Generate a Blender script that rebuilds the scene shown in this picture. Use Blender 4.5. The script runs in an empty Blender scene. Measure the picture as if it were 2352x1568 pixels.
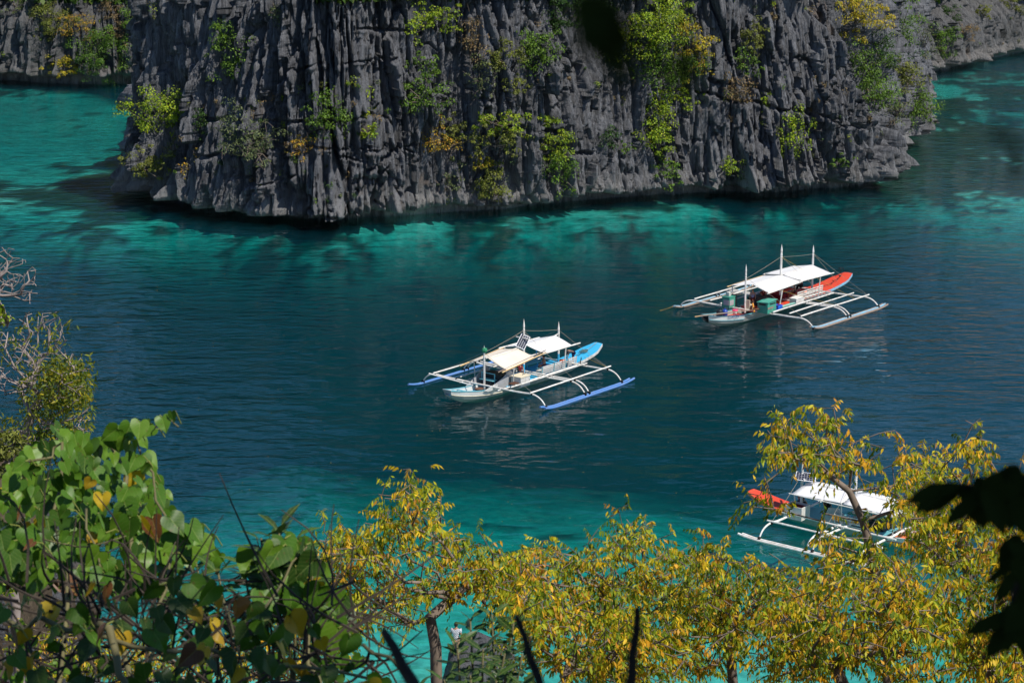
import bpy, bmesh, math, random
import numpy as np
from mathutils import Vector, Matrix, Euler, Quaternion
rnd = random.Random(7)
R = math.radians
SC = bpy.context.scene
COL = SC.collection

# ------------------------------------------------------------------ camera
CAM_H = 40.0
PITCH = R(13.4)
LENS = 70.0
FPX = LENS / 36.0 * 2352.0
cam_d = bpy.data.cameras.new('camera')
cam = bpy.data.objects.new('camera', cam_d)
COL.objects.link(cam)
cam.location = (0, 0, CAM_H)
cam.rotation_euler = (math.pi / 2 - PITCH, 0, 0)
cam_d.lens = LENS
cam_d.sensor_width = 36.0
cam_d.clip_start = 0.1
cam_d.clip_end = 3000
cam_d.dof.use_dof = True
cam_d.dof.focus_distance = 150
cam_d.dof.aperture_fstop = 11
SC.camera = cam

# ------------------------------------------------------------------ sky, sun, exposure
SUN_EL, SUN_AZ = 55.0, 50.0          # azimuth: degrees to the right of straight behind the camera
sdir = Vector((math.sin(R(SUN_AZ)) * math.cos(R(SUN_EL)), -math.cos(R(SUN_AZ)) * math.cos(R(SUN_EL)), math.sin(R(SUN_EL))))
world = bpy.data.worlds.new('World')
SC.world = world
world.use_nodes = True
wn = world.node_tree.nodes
sky = wn.new('ShaderNodeTexSky')
sky.sky_type = 'NISHITA'
sky.sun_disc = False
sky.sun_elevation = R(SUN_EL)
sky.sun_rotation = R(180 - SUN_AZ)
sky.air_density = 1.0
sky.dust_density = 0.0
sky.ozone_density = 8.0
wn['Background'].inputs[1].default_value = 0.11
world.node_tree.links.new(sky.outputs[0], wn['Background'].inputs[0])
sun_d = bpy.data.lights.new('sun', 'SUN')
sun_d.energy = 5.0
sun_d.angle = R(0.5)
sun_d.color = (1.0, 0.95, 0.87)
sun = bpy.data.objects.new('sun', sun_d)
COL.objects.link(sun)
sun.rotation_euler = sdir.to_track_quat('Z', 'Y').to_euler()
SC.view_settings.view_transform = 'Standard'
SC.view_settings.look = 'None'
SC.view_settings.exposure = 0.2
SC.view_settings.gamma = 1.0
SC.view_settings.use_curve_mapping = False
SC.cycles.use_denoising = True
SC.cycles.max_bounces = 6
SC.cycles.transparent_max_bounces = 12
SC.cycles.volume_bounces = 0

# ------------------------------------------------------------------ helpers
def ray(px, py):
    sp, cp = math.sin(PITCH), math.cos(PITCH)
    a, b = (px - 1176) / FPX, (784 - py) / FPX
    return Vector((a, cp + b * sp, -sp + b * cp))
def at_z(px, py, z=0.0):
    d = ray(px, py)
    return Vector((0, 0, CAM_H)) + d * ((z - CAM_H) / d.z)
def at_y(px, py, y):
    d = ray(px, py)
    return Vector((0, 0, CAM_H)) + d * (y / d.y)

def tag(o, label=None, cat=None, group=None, kind=None):
    if label: o['label'] = label
    if cat: o['category'] = cat
    if group: o['group'] = group
    if kind: o['kind'] = kind
    return o
def empty(name, loc=(0, 0, 0), rz=0.0, scale=1.0):
    o = bpy.data.objects.new(name, None)
    o.empty_display_size = 0.2
    COL.objects.link(o)
    o.location = loc
    o.rotation_euler = (0, 0, rz)
    o.scale = (scale,) * 3
    return o
def link(name, me, mats=(), parent=None):
    o = bpy.data.objects.new(name, me)
    COL.objects.link(o)
    for m in (mats if isinstance(mats, (list, tuple)) else [mats]):
        me.materials.append(m)
    if parent: o.parent = parent
    return o
def np_mesh(name, verts, faces, smooth=False, cols=None, mat_idx=None):
    """verts (n,3), faces (m,k) all the same k"""
    verts = np.asarray(verts, dtype=np.float32); faces = np.asarray(faces, dtype=np.int32)
    me = bpy.data.meshes.new(name)
    m, k = faces.shape
    me.vertices.add(len(verts)); me.vertices.foreach_set('co', verts.ravel())
    me.loops.add(m * k); me.loops.foreach_set('vertex_index', faces.ravel())
    me.polygons.add(m)
    me.polygons.foreach_set('loop_start', np.arange(0, m * k, k, dtype=np.int32))
    me.polygons.foreach_set('loop_total', np.full(m, k, dtype=np.int32))
    if smooth: me.polygons.foreach_set('use_smooth', np.ones(m, dtype=bool))
    if mat_idx is not None: me.polygons.foreach_set('material_index', np.asarray(mat_idx, dtype=np.int32))
    me.update(calc_edges=True)
    if cols is not None:
        a = me.color_attributes.new('tint', 'FLOAT_COLOR', 'POINT')
        c = np.ones((len(verts), 4), dtype=np.float32); c[:, :3] = cols
        a.data.foreach_set('color', c.ravel())
    return me

# numpy value noise
def hsh(ix, iy, seed):
    with np.errstate(over='ignore'):
        h = (ix.astype(np.int64) * 374761393 + iy.astype(np.int64) * 668265263 + seed * 1442695041) & 0xFFFFFFFF
        h = ((h ^ (h >> 13)) * 1274126177) & 0xFFFFFFFF
        h = ((h ^ (h >> 15)) * 2246822519) & 0xFFFFFFFF
        h = h ^ (h >> 16)
    return h.astype(np.float64) / 4294967295.0
def vn(x, y, seed=0):
    x = np.asarray(x, float); y = np.asarray(y, float)
    x0 = np.floor(x); y0 = np.floor(y)
    fx = x - x0; fy = y - y0
    fx = fx * fx * (3 - 2 * fx); fy = fy * fy * (3 - 2 * fy)
    a = hsh(x0, y0, seed); b = hsh(x0 + 1, y0, seed); c = hsh(x0, y0 + 1, seed); d = hsh(x0 + 1, y0 + 1, seed)
    return (a + (b - a) * fx) * (1 - fy) + (c + (d - c) * fx) * fy
def fbm(x, y, seed=0, oct=4, gain=0.5):
    t = 0; a = 1; n = 0
    for i in range(oct):
        t = t + a * (vn(x * 2 ** i, y * 2 ** i, seed + i * 17) * 2 - 1); n += a; a *= gain
    return t / n
def sst(a, b, x):
    t = np.clip((x - a) / (b - a), 0, 1)
    return t * t * (3 - 2 * t)

# ------------------------------------------------------------------ materials
def mat(name, col=(0.5, 0.5, 0.5), rough=0.6, spec=0.3, var=0.0, vscale=8.0, var_col=None, bump=0.0, bscale=30.0, attr=False, metal=0.0, stretch=(1, 1, 1), transl=0.0):
    m = bpy.data.materials.new(name)
    m.use_nodes = True
    nt = m.node_tree; N = nt.nodes; L = nt.links
    b = N['Principled BSDF']
    b.inputs['Roughness'].default_value = rough
    b.inputs['Specular IOR Level'].default_value = spec
    b.inputs['Metallic'].default_value = metal
    b.inputs['Base Color'].default_value = (*col, 1)
    src = None
    if attr:
        a = N.new('ShaderNodeAttribute'); a.attribute_name = 'tint'
        src = a.outputs['Color']
    if var > 0 or bump > 0:
        tc = N.new('ShaderNodeTexCoord'); mp = N.new('ShaderNodeMapping')
        mp.inputs['Scale'].default_value = stretch
        L.new(tc.outputs['Object'], mp.inputs['Vector'])
    if var > 0:
        no = N.new('ShaderNodeTexNoise'); no.inputs['Scale'].default_value = vscale; no.inputs['Detail'].default_value = 6; no.inputs['Roughness'].default_value = 0.65
        L.new(mp.outputs[0], no.inputs['Vector'])
        rp = N.new('ShaderNodeValToRGB'); rp.color_ramp.elements[0].position = 0.5 - 0.22; rp.color_ramp.elements[1].position = 0.5 + 0.22
        L.new(no.outputs[0], rp.inputs[0])
        mx = N.new('ShaderNodeMix'); mx.data_type = 'RGBA'
        vc = var_col or tuple(c * (1 - var) for c in col)
        mx.inputs['A'].default_value = (*col, 1); mx.inputs['B'].default_value = (*vc, 1)
        ms = N.new('ShaderNodeMath'); ms.operation = 'MULTIPLY'; ms.inputs[1].default_value = 1.0 if not var_col else var
        L.new(rp.outputs[0], ms.inputs[0]); L.new(ms.outputs[0], mx.inputs['Factor'])
        if src is not None:
            mu = N.new('ShaderNodeMix'); mu.data_type = 'RGBA'; mu.blend_type = 'MULTIPLY'; mu.inputs['Factor'].default_value = 1
            L.new(src, mu.inputs['A']); L.new(mx.outputs['Result'], mu.inputs['B']); src = mu.outputs['Result']
        else:
            src = mx.outputs['Result']
    if src is not None: L.new(src, b.inputs['Base Color'])
    if bump > 0:
        nb = N.new('ShaderNodeTexNoise'); nb.inputs['Scale'].default_value = bscale; nb.inputs['Detail'].default_value = 5
        L.new(mp.outputs[0], nb.inputs['Vector'])
        bp = N.new('ShaderNodeBump'); bp.inputs['Strength'].default_value = 1.0; bp.inputs['Distance'].default_value = bump
        L.new(nb.outputs[0], bp.inputs['Height']); L.new(bp.outputs[0], b.inputs['Normal'])
    if transl > 0:
        t = N.new('ShaderNodeBsdfTranslucent')
        if src is not None:
            hs = N.new('ShaderNodeHueSaturation'); hs.inputs['Saturation'].default_value = 1.15; hs.inputs['Value'].default_value = 1.3
            L.new(src, hs.inputs['Color']); L.new(hs.outputs[0], t.inputs[0])
        else:
            t.inputs[0].default_value = (*col, 1)
        ms2 = N.new('ShaderNodeMixShader'); ms2.inputs[0].default_value = transl
        L.new(b.outputs[0], ms2.inputs[1]); L.new(t.outputs[0], ms2.inputs[2])
        L.new(ms2.outputs[0], N['Material Output'].inputs['Surface'])
    return m

def rock_material(name, dark, light, pale):
    m = bpy.data.materials.new(name); m.use_nodes = True
    nt = m.node_tree; N = nt.nodes; L = nt.links
    b = N['Principled BSDF']; b.inputs['Roughness'].default_value = 0.9; b.inputs['Specular IOR Level'].default_value = 0.15
    tc = N.new('ShaderNodeTexCoord')
    def noise(scale, st, detail=6, rough=0.6):
        mp = N.new('ShaderNodeMapping'); mp.inputs['Scale'].default_value = st; L.new(tc.outputs['Object'], mp.inputs['Vector'])
        n = N.new('ShaderNodeTexNoise'); n.inputs['Scale'].default_value = scale; n.inputs['Detail'].default_value = detail; n.inputs['Roughness'].default_value = rough
        L.new(mp.outputs[0], n.inputs['Vector']); return n.outputs[0]
    def ramp(src, a, bb):
        r = N.new('ShaderNodeMapRange'); r.inputs[1].default_value = a; r.inputs[2].default_value = bb; r.interpolation_type = 'SMOOTHSTEP'
        L.new(src, r.inputs[0]); return r.outputs[0]
    def mix(f, a, bb):
        x = N.new('ShaderNodeMix'); x.data_type = 'RGBA'
        L.new(f, x.inputs['Factor'])
        for s, k in ((a, 'A'), (bb, 'B')):
            if isinstance(s, tuple): x.inputs[k].default_value = (*s, 1)
            else: L.new(s, x.inputs[k])
        return x.outputs['Result']
    c = mix(ramp(noise(1.6, (1, 1, 0.16), 8, 0.75), 0.32, 0.66), dark, light)
    c = mix(ramp(noise(0.12, (1, 1, 0.7), 4), 0.52, 0.72), c, tuple(0.72 * x for x in light))
    # tide-bleached foot, a band of the rock itself
    sx = N.new('ShaderNodeSeparateXYZ'); L.new(tc.outputs['Object'], sx.inputs[0])
    ht = N.new('ShaderNodeMapRange'); ht.inputs[1].default_value = 5.0; ht.inputs[2].default_value = 1.2; ht.interpolation_type = 'SMOOTHSTEP'
    L.new(sx.outputs[2], ht.inputs[0])
    pm = N.new('ShaderNodeMath'); pm.operation = 'MULTIPLY'; L.new(ht.outputs[0], pm.inputs[0]); L.new(ramp(noise(0.35, (1, 1, 0.5), 5), 0.3, 0.6), pm.inputs[1])
    c = mix(pm.outputs[0], c, pale)
    # ochre staining
    om = N.new('ShaderNodeMath'); om.operation = 'MULTIPLY'; om.inputs[1].default_value = 0.55; L.new(ramp(noise(0.22, (1, 1, 0.6), 6), 0.62, 0.74), om.inputs[0])
    c = mix(om.outputs[0], c, (0.19, 0.13, 0.085))
    # black weathering streaks and pits
    st = N.new('ShaderNodeMath'); st.operation = 'MULTIPLY'; st.inputs[1].default_value = 0.7; L.new(ramp(noise(3.4, (1, 1, 0.10), 6, 0.75), 0.53, 0.66), st.inputs[0])
    c = mix(st.outputs[0], c, tuple(0.45 * x for x in dark))
    L.new(c, b.inputs['Base Color'])
    h1 = noise(4.0, (1, 1, 0.12), 8, 0.75); h2 = noise(2.6, (1, 1, 0.8), 9, 0.8)
    ad = N.new('ShaderNodeMath'); ad.operation = 'ADD'; L.new(h1, ad.inputs[0]); L.new(h2, ad.inputs[1])
    bp = N.new('ShaderNodeBump'); bp.inputs['Strength'].default_value = 1.0; bp.inputs['Distance'].default_value = 0.42
    L.new(ad.outputs[0], bp.inputs['Height']); L.new(bp.outputs[0], b.inputs['Normal'])
    return m
M_ROCK = rock_material('rock_grey', (0.055, 0.057, 0.063), (0.205, 0.207, 0.22), (0.235, 0.23, 0.225))
M_ROCKF = rock_material('rock_far', (0.08, 0.08, 0.084), (0.145, 0.143, 0.142), (0.19, 0.18, 0.17))

# ------------------------------------------------------------------ cliffs
def chaikin(p, n=2):
    for _ in range(n):
        q = [p[0]]
        for a, b in zip(p[:-1], p[1:]):
            q += [a * 0.75 + b * 0.25, a * 0.25 + b * 0.75]
        q.append(p[-1]); p = np.array(q)
    return p
def slabs(s, z, ws, hz, amp, tilt, crack, cw, sd):
    """planar facets: every cell of a stretched Voronoi pattern is its own slab with its own set-back and tilt, split by open joints"""
    u = s / ws; v = z / hz
    iu = np.floor(u); iv = np.floor(v)
    f1 = np.full(u.shape, 1e9); f2 = np.full(u.shape, 1e9); off = np.zeros(u.shape); sid = np.zeros(u.shape)
    for a in (-1, 0, 1):
        for b in (-1, 0, 1):
            cu = iu + a; cv = iv + b
            du = u - (cu + 0.12 + 0.76 * hsh(cu, cv, sd)); dv = v - (cv + 0.12 + 0.76 * hsh(cu, cv, sd + 1))
            dist = np.maximum(np.abs(du), np.abs(dv) * 0.8) * 0.8 + np.hypot(du, dv) * 0.2
            o = (hsh(cu, cv, sd + 2) - 0.4) * amp + (hsh(cu, cv, sd + 3) - 0.5) * tilt * du * ws + (hsh(cu, cv, sd + 4) - 0.62) * tilt * 0.5 * dv * hz
            nearer = dist < f1
            f2 = np.where(nearer, f1, np.minimum(f2, dist)); sid = np.where(nearer, iu * 0 + np.abs(du) - np.abs(dv), sid)
            off = np.where(nearer, o, off); f1 = np.where(nearer, dist, f1)
    gap = np.clip(1 - (f2 - f1) * ws / cw, 0, 1) * np.where(sid > 0, 1.0, 0.45)      # upright joints open wider than level ones
    return off - crack * gap ** 1.2
def rock_disp(s, z, seed, cracks=()):
    """outward relief (metres) of fluted karst at arc length s, height z; s and z are arrays"""
    s0, z0 = s, z
    s = s + 1.2 * fbm(s / 7.0, z / 40.0, seed + 1, 3) + 0.16 * fbm(s / 1.5, z / 5.0, seed + 6, 3) + 0.04 * z * (vn(s / 9.0, z * 0 + 3, seed + 5) - 0.5) * 3
    z = z + 2.2 * fbm(s / 1.2, z / 25.0, seed + 4, 2)
    d = 2.4 * fbm(s / 15.0, z / 34.0, seed + 2, 2)
    d += 0.6 * fbm(s / 4.5, z / 12.0, seed + 3, 2)
    broken = sst(0.38, 0.66, vn(s / 7.0, z / 8.0, seed + 8) * 0.7 + vn(s / 2.8, z / 4.0, seed + 9) * 0.3)
    d += slabs(s, z, 6.5, 24.0, 2.2, 0.35, 1.5, 0.34, seed + 101)
    d += slabs(s + 3.3, z + 1.7, 2.3, 17.0, 1.1, 0.7, 1.1, 0.20, seed + 111) * (0.6 + 0.6 * broken)
    d += slabs(s + 0.7, z + 0.4, 0.95, 9.0, 0.62, 0.95, 0.75, 0.13, seed + 121) * (0.6 + 0.6 * broken)
    d += slabs(s, z, 0.42, 4.5, 0.30, 1.0, 0.30, 0.08, seed + 131) * (0.5 + 0.5 * broken)
    # rain flutes: blades with sharp crests, runnels between them
    for w, hgt, amp, k in ((0.95, 14.0, 0.42, 21), (0.45, 9.0, 0.34, 22), (0.24, 5.0, 0.16, 23)):
        n = vn(s / w + 0.25 * fbm(s / 2, z / 3.5, seed + k, 2), z / hgt, seed + k + 3)
        d += amp * (0.5 - np.abs(2 * n - 1)) * (1.15 - 0.4 * broken)
    # deep vertical gashes
    g = vn(s / 1.7, z / 16.0, seed + 31)
    g2 = vn(s / 0.8, z / 9.0, seed + 32)
    on = sst(0.46, 0.56, vn(s / 3.0, z / 6.0, seed + 33))
    d -= 2.2 * np.clip(1 - np.abs(g - 0.5) / 0.06, 0, 1) ** 0.7 * on
    d -= 1.1 * np.clip(1 - np.abs(g2 - 0.5) / 0.08, 0, 1) ** 0.7 * sst(0.44, 0.54, vn(s / 2.0, z / 4.5, seed + 34))
    d += 0.20 * fbm(s / 0.7, z / 0.9, seed + 25, 4, 0.65) * (0.4 + 1.1 * broken)
    pit = vn(s / 1.0, z / 0.75, seed + 24)
    d -= 0.9 * sst(0.80, 0.9, pit) * sst(0.4, 0.6, vn(s / 6, z / 5, seed + 26))
    for (sa, za, sb, zb, th, dp) in cracks:
        t = (s0 - sa) / (sb - sa)
        zl = za + (zb - za) * t + 0.7 * fbm(s0 / 3.0, s0 * 0, seed + int(sa * 7) % 99, 4)
        m = ((t > 0) & (t < 1)) * (0.15 + 0.85 * sst(0.3, 0.45, vn(s0 / 1.6, s0 * 0 + 5, seed + int(za * 9) % 77)))
        th = th * (0.5 + vn(s0 / 1.1, s0 * 0, seed + 3))
        q = (z0 - zl)
        d -= dp * m * np.clip(1 - np.abs(q) / th, 0, 1) ** 0.7
        d += 0.25 * m * np.exp(-((q + th * 2.2) / (th * 1.6)) ** 2)
    return d

def build_cliff(name, pts, seed, samples, z_rows, top, shoulder, slope, material, cracks=(), foot=1.7, lean=0.10, amp=1.0, close=None, step=None):
    """pts: outline points (left to right seen from the water); samples: arc lengths; rows: heights"""
    P = chaikin(np.array(pts, float), 2)
    seg = np.hypot(*np.diff(P, axis=0).T); S = np.concatenate([[0], np.cumsum(seg)])
    s = samples(S[-1]) if callable(samples) else samples
    x = np.interp(s, S, P[:, 0]); y = np.interp(s, S, P[:, 1])
    # smooth normals
    sm = np.linspace(0, S[-1], 400); xs = np.interp(sm, S, P[:, 0]); ys = np.interp(sm, S, P[:, 1])
    dx = np.gradient(xs); dy = np.gradient(ys)
    k = np.ones(13) / 13
    dx = np.convolve(np.pad(dx, 6, mode='edge'), k, 'valid'); dy = np.convolve(np.pad(dy, 6, mode='edge'), k, 'valid')
    nx, ny = dy, -dx; nn = np.hypot(nx, ny); nx /= nn; ny /= nn
    nX = np.interp(s, sm, nx); nY = np.interp(s, sm, ny); q = np.hypot(nX, nY); nX /= q; nY /= q
    tz = top(s)                                              # crest height per arc length
    Z = z_rows[:, None] * np.ones_like(s)[None, :]
    over = np.clip(Z / tz[None, :], None, 1.0)
    Z = np.minimum(Z, tz[None, :])
    Sg = s[None, :] * np.ones_like(Z)
    d = rock_disp(Sg, Z, seed, cracks) * amp
    sh = shoulder(s)[None, :] + 2.0 * fbm(Sg / 3.0, Z * 0 + 2, seed + 61, 3)
    back = lean * np.maximum(Z, 0) + slope(s)[None, :] * np.maximum(Z - sh, 0) + (step(s)[None, :] * sst(0, 1.6, Z - sh) if step is not None else 0)
    notch = foot + 0.5 * (vn(Sg / 4.0, Z * 0, seed + 41) - 0.5) * 2 + 0.25 * (vn(Sg / 1.1, Z * 0, seed + 43) - 0.5)
    lip = sst(0.0, 1.0, np.clip((notch - Z) / 0.55, 0, 1))
    d = np.clip(d, -2.2, 9) * (1 - 0.85 * lip) * 1.0
    d -= lip * (2.6 + 1.6 * vn(Sg / 6.0, Z * 0, seed + 42)) * min(1.0, foot)
    d += 0.5 * np.exp(-((Z - notch - 0.5) / 0.8) ** 2) * min(1.0, foot)        # rounded foot above the notch
    off = d - back
    V = np.stack([x[None, :] + nX[None, :] * off, y[None, :] + nY[None, :] * off, Z], axis=-1)
    # last row: pull far inland to close the top
    last = V[-1].copy(); last[:, 0] -= nX * 30; last[:, 1] -= nY * 30; last[:, 2] += 1
    if close is not None: last[:, 0] = close[0]; last[:, 1] = close[1]
    V = np.concatenate([V, last[None]], 0)
    nr, nc = V.shape[:2]
    idx = np.arange(nr * nc).reshape(nr, nc)
    f = np.stack([idx[:-1, :-1], idx[:-1, 1:], idx[1:, 1:], idx[1:, :-1]], -1).reshape(-1, 4)
    me = np_mesh(name, V.reshape(-1, 3), f, smooth=False)
    o = link(name, me, material)
    tag(o, kind='structure')
    return o, V, s

def px_pts(lst):
    return [tuple(at_z(a, b, 0)[:2]) for a, b in lst]
main_px = [(450, 175), (396, 205), (360, 260), (326, 340), (312, 398), (318, 438), (350, 464), (480, 487), (600, 505), (690, 516), (800, 516), (950, 503), (1150, 494), (1350, 474), (1480, 459), (1620, 451), (1800, 449), (1950, 441), (2028, 432), (2062, 412), (2068, 375), (2080, 338), (2104, 290), (2104, 235), (2096, 190), (2050, 120)]
main_pts = px_pts(main_px)
def s_of(pts, x):
    """arc length on the front of an outline where it has abscissa x (front part only)"""
    P = chaikin(np.array(pts, float), 2)
    seg = np.hypot(*np.diff(P, axis=0).T); S = np.concatenate([[0], np.cumsum(seg)])
    return P, S
MP, MS = s_of(main_pts, 0)
def front_s(px):
    """arc length of the main cliff front under picture column px (placing cracks and crest heights)"""
    a = (px - 1176) / (FPX * math.cos(PITCH))
    i0 = int(np.argmin(np.abs(MP[:, 1] / 1 - MP[:, 1].min()) * 0 + np.abs(MP[:, 0] - at_z(318, 438)[0])))
    best = None
    for i in range(i0, len(MP) - 1):
        # bearing of the segment ends
        f = [math.atan2(p[0], p[1]) for p in (MP[i], MP[i + 1])]
        b = math.atan2((px - 1176) / FPX, math.cos(PITCH) + (784 - 480) / FPX * math.sin(PITCH))
        if f[0] <= b <= f[1]:
            t = (b - f[0]) / (f[1] - f[0] + 1e-9)
            return MS[i] * (1 - t) + MS[i + 1] * t
    return MS[-1] * 0.8
def front_sz(px, py):
    s = front_s(px)
    x = np.interp(s, MS, MP[:, 0]); y = np.interp(s, MS, MP[:, 1])
    d = ray(px, py)
    return s, CAM_H + d.z / d.y * (y + 1.0)
cr = []
for (a, b, c, d_, th, dp) in [(360, 255, 900, 262, .28, 1.3), (640, 150, 920, 130, .22, .9), (480, 355, 680, 352, .25, 1.1), (600, 420, 690, 400, .2, .9),
        (700, 330, 960, 345, .2, .9), (840, 390, 960, 325, .3, 1.2), (760, 340, 900, 400, .2, .8), (1180, 300, 1310, 300, .22, .9),
        (1310, 345, 1440, 365, .28, 1.2), (1620, 180, 1790, 215, .25, 1.1), (1600, 215, 1790, 250, .25, 1.2), (1790, 250, 2000, 300, .28, 1.3), (1000, 215, 1180, 240, .2, .7),
        (1640, 435, 1720, 452, .3, 1.2), (700, 475, 820, 500, .35, 1.5), (560, 400, 640, 440, .35, 1.4), (830, 60, 1000, 75, .22, 1.0), (1830, 130, 1990, 160, .15, .5)]:
    s1, z1 = front_sz(a, b); s2, z2 = front_sz(c, d_)
    cr.append((s1, z1, s2, z2, th, dp))
sL, sR = front_s(326), front_s(2055)
S_END = MS[-1]
main_s = np.concatenate([np.linspace(0, sL - 6, 50), np.linspace(sL - 5.95, sR + 6, 1130), np.linspace(sR + 6.1, S_END, 210)])
main_z = np.concatenate([np.linspace(-2.5, 2.6, 46), np.linspace(2.68, 27, 275), np.linspace(27.5, 58, 34)])
def main_top(s):
    k = [(0, 9), (sL - 9, 11), (sL - 2.5, 25.3), (front_s(640), 25.4), (front_s(780), 33), (front_s(1000), 54), (front_s(1650), 54), (front_s(1850), 30), (front_s(1950), 25.6), (sR, 25.4), (S_END, 26)]
    return np.interp(s, [a for a, _ in k], [b for _, b in k]) + 0.4 * fbm(s / 5, s * 0, 77, 3)
def main_shoulder(s):
    k = [(0, 30), (front_s(1700), 60)]
    for px, py in [(1850, -10), (1880, 55), (1950, 150), (1990, 230), (2025, 290), (2050, 335)]:
        a, z = front_sz(px, py); k.append((a, z))
    k.append((sR + 3, 8)); k.append((sR + 12, 12)); k.append((S_END, 30))
    return np.interp(s, [a for a, _ in k], [b for _, b in k])
def main_slope(s):
    return np.interp(s, [front_s(1700), front_s(1880), sR, sR + 10, S_END], [0.12, 0.16, 0.2, 0.3, 0.3])
def main_step(s):
    return np.interp(s, [front_s(1800), front_s(1900), sR, sR + 8, S_END], [0.0, 6.0, 5.0, 0.0, 0.0])
cliff, CV, CS = build_cliff('limestone_cliff', main_pts, 3, main_s, main_z, main_top, main_shoulder, main_slope, M_ROCK, cr, foot=1.25, lean=0.085, step=main_step)

left_px = [(-420, 196), (-200, 190), (0, 187), (80, 194), (180, 198), (270, 199), (330, 196), (420, 170)]
lp = px_pts(left_px)
lcliff, LV, LS = build_cliff('far_cliff', lp, 21, lambda e: np.linspace(0, e, 520), np.concatenate([np.linspace(-2.5, 18, 130), np.linspace(18.4, 55, 40)]),
    lambda s: 50 + 3 * fbm(s / 12, s * 0, 5, 3), lambda s: 12 + 0 * s, lambda s: 0.45 + 0 * s, M_ROCKF, foot=1.9, lean=0.12, amp=1.25)
right_px = [(1960, 150), (2060, 168), (2118, 174), (2170, 168), (2240, 155), (2300, 141), (2352, 128), (2480, 105), (2650, 85)]
rp_ = px_pts(right_px)
rcliff, RV, RS = build_cliff('far_cliff', rp_, 33, lambda e: np.linspace(0, e, 560), np.concatenate([np.linspace(-2.5, 20, 130), np.linspace(20.4, 54, 40)]),
    lambda s: 48 + 4 * fbm(s / 12, s * 0, 6, 3), lambda s: 9 + 0 * s, lambda s: 0.75 + 0 * s, M_ROCKF, foot=1.6, lean=0.2, amp=0.8)

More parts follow.
